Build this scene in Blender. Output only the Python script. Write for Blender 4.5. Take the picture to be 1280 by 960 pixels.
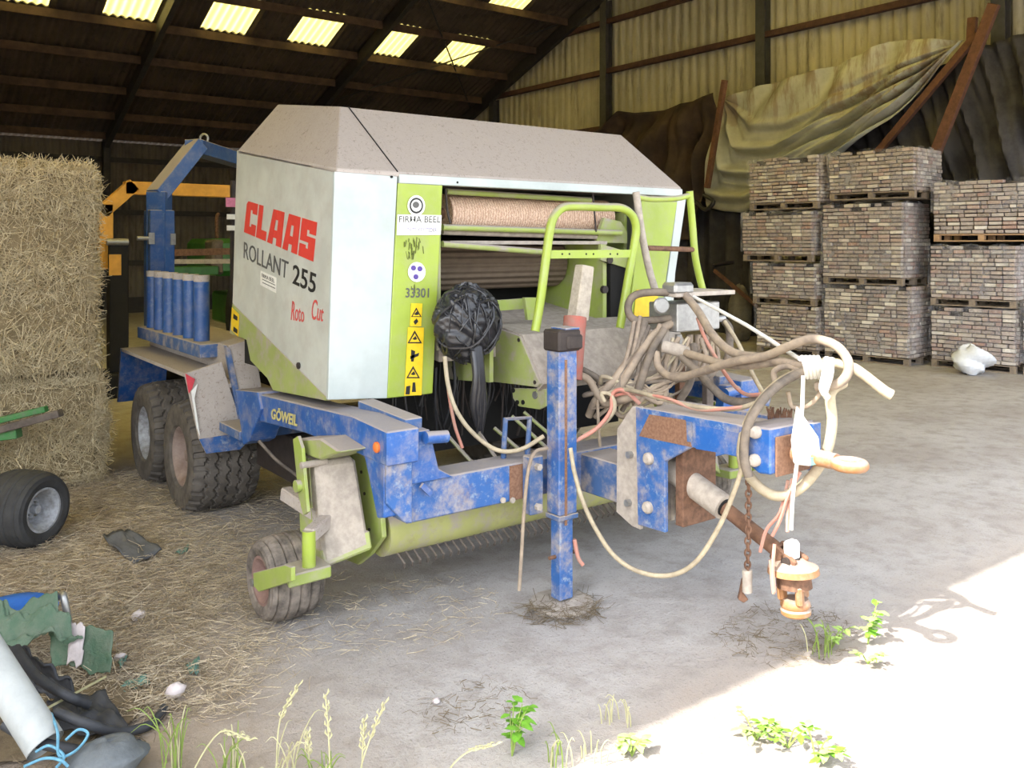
import bpy, bmesh, math, random
import numpy as np
from mathutils import Vector, Matrix
for o in list(bpy.data.objects): bpy.data.objects.remove(o, do_unlink=True)
SC = bpy.context.scene
COL = SC.collection
random.seed(7); RNG = np.random.default_rng(7)
R = math.radians

# ------------------------------------------------------------------ camera
# world axes: X along the barn front (to the machine's right), Y into the barn, Z up; camera stands in the yard
F, CX, HY, CH = 1100.0, 640.0, 305.0, 2.2
YAW = math.atan2(1100.0, 2115.0 - 640.0)
CS, SN = math.cos(YAW), math.sin(YAW)
cam = bpy.data.cameras.new('camera'); co = bpy.data.objects.new('camera', cam); COL.objects.link(co)
cam.sensor_width = 36; cam.lens = 36 * F / 1280
cam.shift_y = -(480 - HY) / 1280.0
cam.clip_start = .05; cam.clip_end = 400
co.location = (0, 0, CH); co.rotation_euler = (R(90), 0, -YAW)
SC.camera = co

# ------------------------------------------------------------------ world, sun, exposure
SUNV = Vector((-1.04, -.09, 1.15)).normalized()
w = bpy.data.worlds.new('sky'); SC.world = w; w.use_nodes = True
nt = w.node_tree; nt.nodes.clear()
sk = nt.nodes.new('ShaderNodeTexSky'); sk.sky_type = 'NISHITA'; sk.sun_disc = False
sk.sun_elevation = math.asin(SUNV.z); sk.sun_rotation = math.atan2(SUNV.x, SUNV.y)
sk.air_density = 1.0; sk.dust_density = 2.5; sk.ozone_density = 1.0
hs = nt.nodes.new('ShaderNodeHueSaturation'); hs.inputs['Saturation'].default_value = .35
bg = nt.nodes.new('ShaderNodeBackground'); bg.inputs['Strength'].default_value = .40
wo = nt.nodes.new('ShaderNodeOutputWorld')
nt.links.new(sk.outputs[0], hs.inputs['Color']); nt.links.new(hs.outputs[0], bg.inputs[0]); nt.links.new(bg.outputs[0], wo.inputs[0])
sl = bpy.data.lights.new('sun', 'SUN'); sl.energy = 5.5; sl.angle = R(.6); sl.color = (1, .96, .88)
so = bpy.data.objects.new('sun', sl); COL.objects.link(so); so.location = (-20, -2, 25)
so.rotation_euler = SUNV.to_track_quat('Z', 'Y').to_euler()
SC.view_settings.view_transform = 'Standard'; SC.view_settings.look = 'None'
SC.view_settings.gamma = 1; SC.view_settings.use_curve_mapping = False
SC.view_settings.exposure = 1.12

# ------------------------------------------------------------------ measuring helpers (photo direction -> point on a real plane)
def ray(x, y):
    r = (x - CX) / F
    return Vector((CS * r + SN, -SN * r + CS, (HY - y) / F))
def PX(x, y, X): d = ray(x, y); return d * (X / d.x) + Vector((0, 0, CH))
def PY(x, y, Y): d = ray(x, y); return d * (Y / d.y) + Vector((0, 0, CH))
def PZ(x, y, Z=0.0): d = ray(x, y); return d * ((Z - CH) / d.z) + Vector((0, 0, CH))
def PD(x, y, D): return ray(x, y) * D + Vector((0, 0, CH))
def PV(x, y, p0, e):                                   # vertical plane through p0 along e
    d = ray(x, y); n = Vector((-e.y, e.x, 0)); t = n.dot(p0) / n.dot(d); return d * t + Vector((0, 0, CH))
V = Vector

# ------------------------------------------------------------------ materials
def lin(c):
    c = [x / 255.0 for x in c]
    return tuple(x / 12.92 if x <= .04045 else ((x + .055) / 1.055) ** 2.4 for x in c) + (1.0,)
class NT:
    def __init__(s, name):
        s.m = bpy.data.materials.new(name); s.m.use_nodes = True; s.t = s.m.node_tree
        s.b = s.t.nodes['Principled BSDF']; s.out = s.t.nodes['Material Output']
    def n(s, ty, **k):
        x = s.t.nodes.new(ty)
        for a, b in k.items(): setattr(x, a, b)
        return x
    def l(s, a, b): s.t.links.new(a, b)
    def noise(s, scale, detail=4, rough=.6, vec=None, dist=0):
        x = s.n('ShaderNodeTexNoise'); x.inputs['Scale'].default_value = scale; x.inputs['Detail'].default_value = detail
        x.inputs['Roughness'].default_value = rough; x.inputs['Distortion'].default_value = dist
        s.l(vec if vec is not None else s.pos(), x.inputs['Vector']); return x.outputs['Fac']
    def pos(s):
        if not hasattr(s, '_p'): s._p = s.n('ShaderNodeNewGeometry')
        return s._p.outputs['Position']
    def nz(s):
        s.pos(); x = s.n('ShaderNodeSeparateXYZ'); s.l(s._p.outputs['Normal'], x.inputs[0]); return x.outputs['Z']
    def sep(s, v):
        x = s.n('ShaderNodeSeparateXYZ'); s.l(v, x.inputs[0]); return x.outputs
    def mapv(s, sc):
        x = s.n('ShaderNodeMapping'); x.inputs['Scale'].default_value = sc; s.l(s.pos(), x.inputs[0]); return x.outputs[0]
    def rng(s, v, a, b, c=0.0, d=1.0):
        x = s.n('ShaderNodeMapRange', interpolation_type='SMOOTHSTEP'); s.l(v, x.inputs[0])
        for i, q in enumerate((a, b, c, d)): x.inputs[i + 1].default_value = q
        return x.outputs[0]
    def math(s, op, a, b=0.0):
        x = s.n('ShaderNodeMath', operation=op)
        for i, q in enumerate((a, b)):
            if hasattr(q, 'links'): s.l(q, x.inputs[i])
            else: x.inputs[i].default_value = q
        return x.outputs[0]
    def mix(s, f, a, b):
        x = s.n('ShaderNodeMix', data_type='RGBA')
        for i, q in ((0, f), (6, a), (7, b)):
            if hasattr(q, 'links'): s.l(q, x.inputs[i])
            else: x.inputs[i].default_value = q
        return x.outputs[2]
    def bump(s, h, st=.3, d=.02):
        x = s.n('ShaderNodeBump'); x.inputs['Strength'].default_value = st; x.inputs['Distance'].default_value = d
        s.l(h, x.inputs['Height']); s.l(x.outputs[0], s.b.inputs['Normal'])
    def done(s, col, rough=.6, metal=0.0, spec=.5):
        if hasattr(col, 'links'): s.l(col, s.b.inputs['Base Color'])
        else: s.b.inputs['Base Color'].default_value = col
        if hasattr(rough, 'links'): s.l(rough, s.b.inputs['Roughness'])
        else: s.b.inputs['Roughness'].default_value = rough
        s.b.inputs['Metallic'].default_value = metal; s.b.inputs['Specular IOR Level'].default_value = spec
        return s.m
DUST = lin((164, 154, 145))
def paint(name, rgb, dust=.7, film=.25, rust=0.0, rough=.45, rustc=(128, 84, 58), worn=0.0, specks=0.0):
    m = NT(name); base = lin(rgb)
    n1 = m.noise(3.0, 5); n2 = m.noise(45, 3)
    col = m.mix(m.rng(n1, .3, .75), base, tuple(c * .8 for c in base[:3]) + (1,))
    if worn: col = m.mix(m.math('MULTIPLY', m.rng(m.noise(16, 6, .75), .52, .66), worn), col, lin((142, 158, 176)))
    f = m.math('MULTIPLY', m.rng(m.noise(7, 6, .7), .42, .72), film)
    col = m.mix(f, col, DUST)
    up = m.math('MULTIPLY', m.rng(m.math('ADD', m.nz(), m.math('MULTIPLY', n2, .2)), .35, .75), dust)
    col = m.mix(up, col, m.mix(m.noise(60, 2), tuple(c * .85 for c in DUST[:3]) + (1,), DUST))
    if specks: col = m.mix(m.math('MULTIPLY', m.rng(m.noise(26, 5, .75, dist=2.0), .57, .62), specks), col, lin((120, 108, 98)))
    if rust: col = m.mix(m.math('MULTIPLY', m.rng(m.noise(5.5, 8, .75), .56 - .1 * rust, .62 - .1 * rust), min(1, rust * 1.5)), col, m.mix(n2, lin(rustc), lin((90, 55, 38))))
    m.bump(m.noise(90, 3), .06, .01)
    return m.done(col, m.math('ADD', m.math('MULTIPLY', up, .4), rough))
def plain(name, rgb, rough=.6, var=.25, scale=12, metal=0, bump=.1, spec=.4, rgb2=None):
    m = NT(name); b = lin(rgb); n = m.noise(scale, 5, .65)
    col = m.mix(m.rng(n, .3, .72), b, lin(rgb2) if rgb2 else tuple(c * (1 - var) for c in b[:3]) + (1,))
    if bump: m.bump(m.noise(scale * 5, 4), bump, .02)
    return m.done(col, rough, metal, spec)
M = {}
M['white'] = paint('white_panel_paint', (198, 202, 193), dust=.9, film=.30, rough=.35)
M['white2'] = paint('white_front_paint', (186, 196, 193), dust=.9, film=.12, rough=.35)
M['green'] = paint('lime_green_paint', (156, 174, 84), dust=.9, film=.5, rough=.4)
M['green_clean'] = paint('lime_green_panel_paint', (158, 178, 68), dust=.85, film=.22, rough=.35)
M['green_dusty'] = paint('dusty_lime_paint', (158, 170, 98), dust=1, film=1.0, rough=.6)
M['hood'] = paint('dust_covered_hood_paint', (180, 171, 162), dust=1, film=.8, rough=.85, specks=.6)
M['blue'] = paint('blue_frame_paint', (38, 92, 164), dust=.85, film=.5, rough=.4, worn=.4)
M['blue_worn'] = paint('blue_drawbar_paint', (48, 96, 160), dust=.85, film=.9, rust=.12, rough=.5, worn=.8)
M['blue_dark'] = paint('blue_gantry_paint', (40, 84, 146), dust=.95, film=.2, rough=.4, worn=.2)
M['blue_dusty'] = paint('blue_dusty_paint', (66, 98, 146), dust=.95, film=1.0, rough=.6)
M['dusty'] = plain('dust_coated_steel', (180, 170, 158), .9, .3, 18)
M['dusty_dark'] = plain('dusty_dark_steel', (110, 100, 92), .85, .4, 14)
M['rust'] = plain('rusty_steel', (124, 92, 72), .85, .5, 20, rgb2=(88, 64, 50))
M['rust_plate'] = plain('rust_patch_steel', (140, 106, 84), .85, .4, 60, rgb2=(112, 82, 64))
M['steel'] = plain('galvanised_steel', (170, 170, 168), .4, .25, 20, metal=.7)
M['grime'] = plain('dark_greasy_steel', (62, 54, 50), .6, .4, 10)
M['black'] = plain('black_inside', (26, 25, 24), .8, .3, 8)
M['rubber'] = plain('dusty_tyre_rubber', (104, 98, 91), .85, .45, 9, bump=.2, spec=.2)
M['rubber_dark'] = plain('dark_tyre_rubber', (66, 66, 66), .75, .35, 9, bump=.2, spec=.25)
M['rubber_dusty'] = plain('dust_caked_rubber', (142, 132, 122), .9, .45, 9, rgb2=(80, 75, 70), spec=.15)
M['rim'] = plain('muddy_rim_paint', (150, 134, 124), .75, .3, 8, rgb2=(120, 100, 90))
M['rim_light'] = plain('silver_rim_paint', (172, 176, 182), .5, .3, 14, rgb2=(120, 118, 116))
M['rim_red'] = plain('faded_red_rim_paint', (150, 122, 114), .7, .3, 10, rgb2=(120, 95, 85))
M['hose'] = plain('dusty_hose_rubber', (166, 150, 130), .8, .35, 9, rgb2=(128, 116, 104), spec=.2)
M['hose_dark'] = plain('dark_hose_rubber', (130, 118, 104), .7, .4, 7, rgb2=(84, 78, 72), spec=.3)
M['hose_pale'] = plain('pale_hose_rubber', (182, 170, 144), .7, .3, 9, rgb2=(146, 134, 114), spec=.3)
M['hose_red'] = plain('faded_red_cable', (196, 128, 112), .7, .3, 9, rgb2=(170, 140, 124))
M['cord'] = plain('white_nylon_cord', (226, 224, 214), .7, .15, 20)
M['orange'] = plain('orange_lamp_lens', (226, 120, 60), .35, .2, 20)
M['red'] = plain('red_reflector', (206, 70, 80), .35, .2, 20)
M['redtext'] = plain('red_lettering', (214, 66, 56), .5, .1, 20, bump=0)
M['redthin'] = plain('thin_red_lettering', (206, 84, 78), .5, .1, 20, bump=0)
M['greytext'] = plain('dark_grey_lettering', (92, 92, 90), .5, .1, 20, bump=0)
M['goldtext'] = plain('pale_gold_lettering', (206, 196, 130), .5, .2, 20, bump=0)
M['blacktext'] = plain('black_print', (40, 40, 40), .5, .1, 20, bump=0)
M['stain'] = plain('dark_runoff_stain', (96, 104, 48), .7, .3, 20, bump=0)
M['yellow'] = plain('yellow_sticker', (236, 200, 40), .45, .15, 20, bump=0)
M['sticker'] = plain('white_sticker', (232, 232, 224), .5, .1, 30, bump=0)
M['purple'] = plain('violet_print', (90, 70, 150), .5, .2, 30, bump=0)
M['pink'] = plain('pink_sticker', (214, 130, 160), .5, .2, 30, bump=0)
M['wood'] = plain('weathered_grey_wood', (182, 172, 156), .85, .3, 25)
M['redsleeve'] = plain('faded_red_sleeve_paint', (168, 92, 80), .75, .3, 14, rgb2=(150, 112, 100))
M['beam_wood'] = plain('old_brown_timber', (112, 78, 62), .85, .4, 9)
M['purlin'] = plain('rusty_purlin_paint', (86, 68, 54), .85, .45, 4)
M['darksteel'] = plain('dark_frame_steel', (58, 55, 53), .7, .35, 6)
M['colsteel'] = plain('column_steel', (78, 78, 78), .7, .3, 6)
M['girt'] = plain('rusty_girt_steel', (92, 66, 56), .85, .4, 7)
M['gold'] = plain('yellow_orange_paint', (222, 164, 62), .5, .25, 5)
M['tan'] = paint('faded_orange_casting', (158, 110, 66), dust=.6, film=.5, rust=.1, rough=.6)
M['roller'] = paint('dusty_roller_paint', (176, 178, 110), dust=1, film=1.0, rough=.7, rust=.1, rustc=(150, 128, 104))
M['tgreen'] = plain('tractor_green_paint', (52, 110, 40), .4, .35, 6)
M['igreen'] = plain('implement_green_paint', (62, 128, 66), .55, .35, 14, rgb2=(96, 120, 88))
M['leaf'] = plain('leaf_green', (112, 168, 52), .6, .3, 30, bump=0)
M['leaf2'] = plain('pale_leaf_green', (176, 206, 112), .6, .2, 30, bump=0)
M['grass'] = plain('grass_green', (128, 150, 70), .7, .3, 20, bump=0)
M['grassdry'] = plain('dry_grass', (186, 182, 142), .7, .2, 20, bump=0)
M['plastic_bag'] = plain('white_plastic_bag', (226, 230, 236), .4, .12, 14)
M['tarp_green'] = plain('green_tarpaulin', (74, 102, 80), .6, .3, 14, rgb2=(100, 114, 96), bump=.3)
M['teal'] = plain('teal_film', (110, 150, 138), .5, .3, 20)
M['bluelid'] = plain('bright_blue_plastic', (48, 120, 226), .4, .15, 9)
M['pipe'] = plain('grey_plastic_pipe', (172, 177, 176), .5, .2, 8)
M['twine'] = plain('light_blue_twine', (104, 160, 186), .7, .3, 30)
M['sheet_black'] = plain('black_rubber_sheet', (60, 62, 66), .6, .4, 10)
M['flap_grey'] = plain('grey_rubber_flap', (98, 100, 104), .6, .3, 10)
M['stone'] = plain('dark_grey_stone', (104, 110, 114), .85, .3, 9, bump=.3)
M['pebble'] = plain('pale_stone', (206, 196, 194), .85, .2, 20)
M['film_black'] = plain('black_stretch_film', (44, 44, 47), .32, .4, 22, spec=.6)
M['sack'] = plain('dusty_sack_cloth', (120, 114, 100), .9, .3, 10)
M['clod'] = plain('dry_trampled_hay', (122, 108, 86), .95, .35, 25, bump=.4)
# corrugated sheets
def corrug(name, a, b, c):
    m = NT(name); n = m.noise(.5, 6, .7); n2 = m.noise(1, 5, .75, m.mapv((3, 3, .5)))
    col = m.mix(m.rng(n, .35, .65), lin(a), lin(b)); col = m.mix(m.math('MULTIPLY', m.rng(n2, .52, .68), .6), col, lin(c))
    m.bump(m.noise(30, 3), .1, .01)
    return m.done(col, .75, 0, .3)
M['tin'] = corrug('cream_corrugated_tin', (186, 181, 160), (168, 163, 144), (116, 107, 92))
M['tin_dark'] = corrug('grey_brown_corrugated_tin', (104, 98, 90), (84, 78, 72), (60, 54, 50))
M['roof'] = corrug('brown_fibre_roof_sheet', (84, 74, 64), (66, 58, 50), (50, 43, 38))
m = NT('translucent_skylight_sheet'); tr = m.n('ShaderNodeBsdfTranslucent'); tr.inputs[0].default_value = lin((245, 233, 176))
mx = m.n('ShaderNodeMixShader'); mx.inputs[0].default_value = .8; m.done(lin((232, 224, 180)), .5)
m.l(m.b.outputs[0], mx.inputs[1]); m.l(tr.outputs[0], mx.inputs[2]); m.l(mx.outputs[0], m.out.inputs[0]); M['skylight'] = m.m
# bricks: every brick its own tone
m = NT('reclaimed_brick'); oi = m.n('ShaderNodeObjectInfo'); cr = m.n('ShaderNodeValToRGB')
el = cr.color_ramp.elements; el[0].position = 0; el[0].color = lin((142, 130, 124)); el[1].position = 1; el[1].color = lin((230, 224, 212))
for p, c in ((.16, (176, 166, 158)), (.34, (158, 142, 135)), (.5, (190, 179, 170)), (.64, (166, 136, 126)), (.78, (184, 174, 166)), (.9, (208, 200, 190))):
    e = el.new(p); e.color = lin(c)
m.l(oi.outputs['Random'], cr.inputs[0])
col = m.mix(m.math('MULTIPLY', m.rng(m.noise(22, 5, .7), .45, .7), .55), cr.outputs[0], lin((206, 198, 186)))
m.bump(m.noise(60, 4), .3, .01); M['brick'] = m.done(col, .9, 0, .2)
M['brickcore'] = plain('brick_fill', (58, 50, 46), .95, .4, 12)
M['pallet'] = plain('weathered_pallet_wood', (150, 136, 120), .9, .35, 20)
M['pallet_new'] = plain('fresh_pallet_wood', (186, 152, 116), .85, .25, 20)
m = NT('clear_shrink_film'); tp = m.n('ShaderNodeBsdfTransparent'); mx = m.n('ShaderNodeMixShader')
m.l(m.rng(m.noise(2.5, 6, .7), .35, .75, .04, .5), mx.inputs[0]); m.bump(m.noise(14, 6, .7), .8, .03)
m.done(lin((186, 184, 188)), .35, 0, .5); m.l(tp.outputs[0], mx.inputs[1]); m.l(m.b.outputs[0], mx.inputs[2]); m.l(mx.outputs[0], m.out.inputs[0]); M['film'] = m.m
# tarps
def tarp_mat(name, a, b, sc=1.2, stripe=None):
    m = NT(name); col = m.mix(m.rng(m.noise(sc, 6, .7), .36, .66), lin(a), lin(b))
    if stripe:
        z = m.sep(m.pos())['Z']
        n = m.math('MULTIPLY', m.rng(m.noise(1.3, 5, .7, m.mapv((1, 2.2, .35))), .45, .6), m.rng(z, 4.6, 5.4))
        col = m.mix(m.math('MULTIPLY', n, .6), col, lin(stripe))
    m.bump(m.noise(9, 5), .15, .05); return m.done(col, .8, 0, .25)
M['tarp_pale'] = tarp_mat('pale_green_tarpaulin', (186, 188, 176), (164, 163, 148), 1, (120, 92, 64))
M['tarp_brown'] = tarp_mat('brown_dirty_tarpaulin', (80, 66, 56), (54, 46, 42))
M['tarp_black'] = tarp_mat('black_dirty_tarpaulin', (74, 72, 72), (50, 49, 51))
# straw
def straw(name, a, b, c):
    m = NT(name); n = m.noise(9, 4, .7, m.mapv((1, 1, 1))); n2 = m.noise(70, 2)
    col = m.mix(m.rng(n, .35, .65), lin(a), lin(b)); col = m.mix(m.rng(n2, .55, .75), col, lin(c)); return m.done(col, .7, 0, .2)
M['straw'] = straw('bale_straw', (208, 194, 160), (180, 164, 130), (226, 216, 188))
M['straw_core'] = plain('bale_core_straw', (150, 134, 102), .95, .45, 12, bump=.5)
M['straw_floor'] = straw('trampled_straw', (194, 180, 154), (146, 132, 110), (220, 210, 186))
# net roll
m = NT('net_wrap_roll'); wv = m.n('ShaderNodeTexWave', wave_type='BANDS', bands_direction='X'); wv.inputs['Scale'].default_value = 14; wv.inputs['Distortion'].default_value = 6; wv.inputs['Detail Scale'].default_value = 4
m.l(m.mapv((1, 1.2, 1.2)), wv.inputs[0]); m.bump(wv.outputs['Fac'], .5, .03)
M['net'] = m.done(m.mix(m.rng(wv.outputs['Fac'], .35, .6), lin((236, 206, 180)), lin((206, 166, 138))), .3, 0, .8)
m = NT('ribbed_rubber_belt'); wv = m.n('ShaderNodeTexWave', wave_type='BANDS', bands_direction='Z'); wv.inputs['Scale'].default_value = 7; m.l(m.pos(), wv.inputs[0]); m.bump(wv.outputs['Fac'], .6, .03)
M['belt'] = m.done(m.mix(m.noise(12, 5), lin((96, 82, 70)), lin((134, 118, 100))), .85)
# ground: grey trodden concrete, brown dusty earth where the straw lies
m = NT('dusty_concrete_ground'); px = m.sep(m.pos())
n = m.noise(.55, 7, .65); n2 = m.noise(5, 6, .7); n3 = m.noise(60, 3, .7)
col = m.mix(m.rng(n, .36, .66), lin((180, 177, 174)), lin((162, 156, 151)))
col = m.mix(m.math('MULTIPLY', m.rng(n2, .42, .68), .5), col, lin((136, 128, 120)))
col = m.mix(m.math('MULTIPLY', m.rng(n3, .56, .68), .5), col, lin((108, 100, 93)))
edge = m.math('ADD', px['X'], m.math('ADD', m.math('MULTIPLY', n, 1.6), m.math('MULTIPLY', px['Y'], -.10)))
dirt = m.rng(edge, 1.3, 2.7, 1, 0)
col = m.mix(m.math('MULTIPLY', dirt, .75), col, m.mix(n2, lin((158, 140, 116)), lin((130, 114, 96))))
strip = m.math('MULTIPLY', m.rng(m.math('ADD', px['Y'], m.math('MULTIPLY', n2, 1.2)), 3.2, 3.9, 1, 0), m.rng(px['Y'], 1.0, 2.6))
col = m.mix(m.math('MULTIPLY', strip, .5), col, lin((158, 143, 128)))
m.bump(m.math('ADD', m.math('MULTIPLY', n2, 1.0), m.math('MULTIPLY', n3, .35)), .45, .05)
M['ground'] = m.done(col, .92, 0, .2)

# ------------------------------------------------------------------ mesh building
WL = {}                                                 # world location of every object we make
class MB:
    def __init__(s): s.v = []; s.f = []
    def add(s, vs, fs):
        o = len(s.v); s.v += [V(p) for p in vs]; s.f += [tuple(i + o for i in f) for f in fs]; return s
    def box(s, a, b):
        x0, y0, z0 = (min(a[i], b[i]) for i in range(3)); x1, y1, z1 = (max(a[i], b[i]) for i in range(3))
        return s.add([(x0, y0, z0), (x1, y0, z0), (x1, y1, z0), (x0, y1, z0), (x0, y0, z1), (x1, y0, z1), (x1, y1, z1), (x0, y1, z1)],
                     [(0, 3, 2, 1), (4, 5, 6, 7), (0, 1, 5, 4), (1, 2, 6, 5), (2, 3, 7, 6), (3, 0, 4, 7)])
    def bar(s, p, q, wd, ht, up=V((0, 0, 1)), wd2=None, ht2=None):     # rectangular bar p->q
        p, q = V(p), V(q); d = (q - p).normalized(); sd = d.cross(V(up))
        if sd.length < 1e-4: sd = d.cross(V((1, 0, 0)))
        sd.normalize(); u = sd.cross(d)
        vs = []
        for c, ww, hh in ((p, wd, ht), (q, wd2 or wd, ht2 or ht)):
            for a, b in ((-1, -1), (1, -1), (1, 1), (-1, 1)): vs.append(c + sd * a * ww / 2 + u * b * hh / 2)
        return s.add(vs, [(3, 2, 1, 0), (4, 5, 6, 7), (0, 1, 5, 4), (1, 2, 6, 5), (2, 3, 7, 6), (3, 0, 4, 7)])
    def prism(s, pts, t):                               # planar outline + thickness vector
        n = len(pts); t = V(t); pts = [V(p) for p in pts]
        nr = V((0, 0, 0))
        for i in range(n): nr += pts[i].cross(pts[(i + 1) % n])
        if nr.dot(t) > 0: pts = pts[::-1]
        vs = pts + [p + t for p in pts]
        fs = [tuple(range(n)), tuple(range(2 * n - 1, n - 1, -1))] + [(i, i + n, (i + 1) % n + n, (i + 1) % n) for i in range(n)]
        return s.add(vs, fs)
    def tube(s, pts, r, n=10, smooth=0, cap=True):
        pts = [V(p) for p in pts]
        if smooth:
            P = [pts[0] * 2 - pts[1]] + pts + [pts[-1] * 2 - pts[-2]]; out = []
            rr = r if isinstance(r, (list, tuple)) else None; ro = []
            for i in range(1, len(P) - 2):
                for k in range(smooth):
                    t = k / smooth; a, b, c, d = P[i - 1:i + 3]
                    out.append(.5 * ((2 * b) + (c - a) * t + (2 * a - 5 * b + 4 * c - d) * t * t + (3 * b - a - 3 * c + d) * t ** 3))
                    if rr: ro.append(rr[i - 1] * (1 - t) + rr[i] * t)
            out.append(pts[-1]); pts = out
            if rr: r = ro + [rr[-1]]
        m_ = len(pts); vs = []; u = None
        for i, p in enumerate(pts):
            d = (pts[min(i + 1, m_ - 1)] - pts[max(i - 1, 0)]).normalized()
            if u is None: u = d.orthogonal().normalized()
            else: u = (u - d * u.dot(d)).normalized()
            w_ = d.cross(u); ri = r[i] if isinstance(r, (list, tuple)) else r
            for k in range(n):
                a = 2 * math.pi * k / n; vs.append(p + (u * math.cos(a) + w_ * math.sin(a)) * ri)
        fs = [(i * n + k, i * n + (k + 1) % n, (i + 1) * n + (k + 1) % n, (i + 1) * n + k) for i in range(m_ - 1) for k in range(n)]
        if cap: fs += [tuple(range(n - 1, -1, -1)), tuple(range((m_ - 1) * n, m_ * n))]
        return s.add(vs, fs)
    def cyl(s, p, q, r, n=16, r2=None): return s.tube([p, q], [r, r if r2 is None else r2], n)
    def lathe(s, c, ax, prof, n=32):                    # prof: (offset along axis, radius)
        c, ax = V(c), V(ax).normalized(); u = ax.orthogonal().normalized(); w_ = ax.cross(u); vs = []
        for h, r in prof:
            for k in range(n):
                a = 2 * math.pi * k / n; vs.append(c + ax * h + (u * math.cos(a) + w_ * math.sin(a)) * r)
        m_ = len(prof)
        return s.add(vs, [(i * n + k, i * n + (k + 1) % n, (i + 1) * n + (k + 1) % n, (i + 1) * n + k) for i in range(m_ - 1) for k in range(n)])
    def grid(s, fn, nu, nv):
        vs = [fn(i / (nu - 1), j / (nv - 1)) for i in range(nu) for j in range(nv)]
        return s.add(vs, [(i * nv + j, (i + 1) * nv + j, (i + 1) * nv + j + 1, i * nv + j + 1) for i in range(nu - 1) for j in range(nv - 1)])
    def build(s, name, mat, parent=None, bevel=0, smooth=None, solid=0, mirror=None):
        vs = s.v; fs = s.f
        if mirror is not None:
            vs = [V((2 * mirror - p.x, p.y, p.z)) for p in vs]; fs = [f[::-1] for f in fs]
        c = sum(vs, V((0, 0, 0))) / len(vs)
        me = bpy.data.meshes.new(name); me.from_pydata([tuple(p - c) for p in vs], [], fs)
        bm = bmesh.new(); bm.from_mesh(me)
        bmesh.ops.recalc_face_normals(bm, faces=bm.faces)
        if bevel: bmesh.ops.bevel(bm, geom=[e for e in bm.edges if len(e.link_faces) == 2 and e.calc_face_angle(0) > .5], offset=bevel, segments=1, affect='EDGES', profile=.5, clamp_overlap=True)
        bm.to_mesh(me); bm.free()
        if smooth:
            me.shade_smooth()
            try: me.set_sharp_from_angle(angle=R(smooth))
            except Exception: pass
        me.materials.append(M[mat] if isinstance(mat, str) else mat)
        o = bpy.data.objects.new(name, me); COL.objects.link(o); place(o, c, parent)
        if solid:
            md = o.modifiers.new('thickness', 'SOLIDIFY'); md.thickness = solid; md.offset = 0
        return o
def place(o, c, parent=None):
    WL[o.name] = V(c)
    o.location = V(c) - (WL[parent.name] if parent else V((0, 0, 0)))
    if parent: o.parent = parent
def thing(name, label, cat, loc, group=None):
    o = bpy.data.objects.new(name, None); COL.objects.link(o); o.empty_display_size = .2; place(o, V(loc)); return tag(o, label, cat, group)
def tag(o, label, cat, group=None):
    o['label'] = label; o['category'] = cat
    if group: o['group'] = group
    return o
def struct(o): o['kind'] = 'structure'; return o
def stuff(o): o['kind'] = 'stuff'; return o
def inst(src, name, loc, rot=None, parent=None, scale=None):
    o = bpy.data.objects.new(name, src.data); COL.objects.link(o); place(o, loc, parent)
    if rot is not None: o.rotation_euler = rot
    if scale is not None: o.scale = scale
    return o
def quick(verts, faces, name, mat, parent=None, origin=None):     # fast numpy mesh
    c = V(origin) if origin is not None else V(verts.mean(0)); me = bpy.data.meshes.new(name)
    me.from_pydata((verts - np.array(c)).tolist(), [], faces.tolist() if hasattr(faces, 'tolist') else faces); me.materials.append(M[mat])
    o = bpy.data.objects.new(name, me); COL.objects.link(o); place(o, c, parent); return o
def blades(P, D, L, W, N=None):           # thin bent straws; P start points, D directions, L lengths, W widths
    n = len(P); D = D / np.linalg.norm(D, axis=1, keepdims=True)
    S = np.cross(D, RNG.normal(size=(n, 3))); S /= np.linalg.norm(S, axis=1, keepdims=True)
    B = np.cross(D, S) * (RNG.normal(size=(n, 1)) * .12)
    a = P; b = P + D * L[:, None] * .5 + B * L[:, None]; c = P + D * L[:, None]
    w_ = S * W[:, None] / 2; t = np.cross(D, S) * W[:, None] * .5
    vs = np.stack([a - w_, a + w_, a + t, b - w_, b + w_, b + t, c - w_, c + w_, c + t], 1).reshape(-1, 3)
    q = np.array([[0, 1, 4, 3], [1, 2, 5, 4], [2, 0, 3, 5], [3, 4, 7, 6], [4, 5, 8, 7], [5, 3, 6, 8]])
    fs = (np.arange(n)[:, None, None] * 9 + q[None]).reshape(-1, 4)
    return vs, fs
def text_mesh(s_, bold=0.0):
    cu = bpy.data.curves.new('t', 'FONT'); cu.body = s_; cu.resolution_u = 3; cu.offset = bold
    ob = bpy.data.objects.new('t', cu); COL.objects.link(ob); bpy.context.view_layer.update()
    dg = bpy.context.evaluated_depsgraph_get(); me = ob.evaluated_get(dg).to_mesh()
    vs = [V(v.co) for v in me.vertices]; fs = [tuple(p.vertices) for p in me.polygons]
    ob.evaluated_get(dg).to_mesh_clear(); bpy.data.objects.remove(ob); bpy.data.curves.remove(cu)
    return vs, fs
def print_on(name, mat, parent, vs, fs, o, ux, uy, nrm, off=.004, thick=.0025, bold=0):
    # flat lettering laid on a surface: fitted to the parallelogram o, o+ux, o+uy; slab of thickness thick
    x0 = min(v.x for v in vs); x1 = max(v.x for v in vs); y0 = min(v.y for v in vs); y1 = max(v.y for v in vs)
    o, ux, uy, nrm = V(o), V(ux), V(uy), V(nrm).normalized()
    b = MB(); mp = [o + ux * ((v.x - x0) / (x1 - x0)) + uy * ((v.y - y0) / (y1 - y0)) + nrm * off for v in vs]
    b.add(mp, fs); ob = b.build(name, mat, parent)
    ob.modifiers.new('thickness', 'SOLIDIFY').thickness = thick
    return ob
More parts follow.
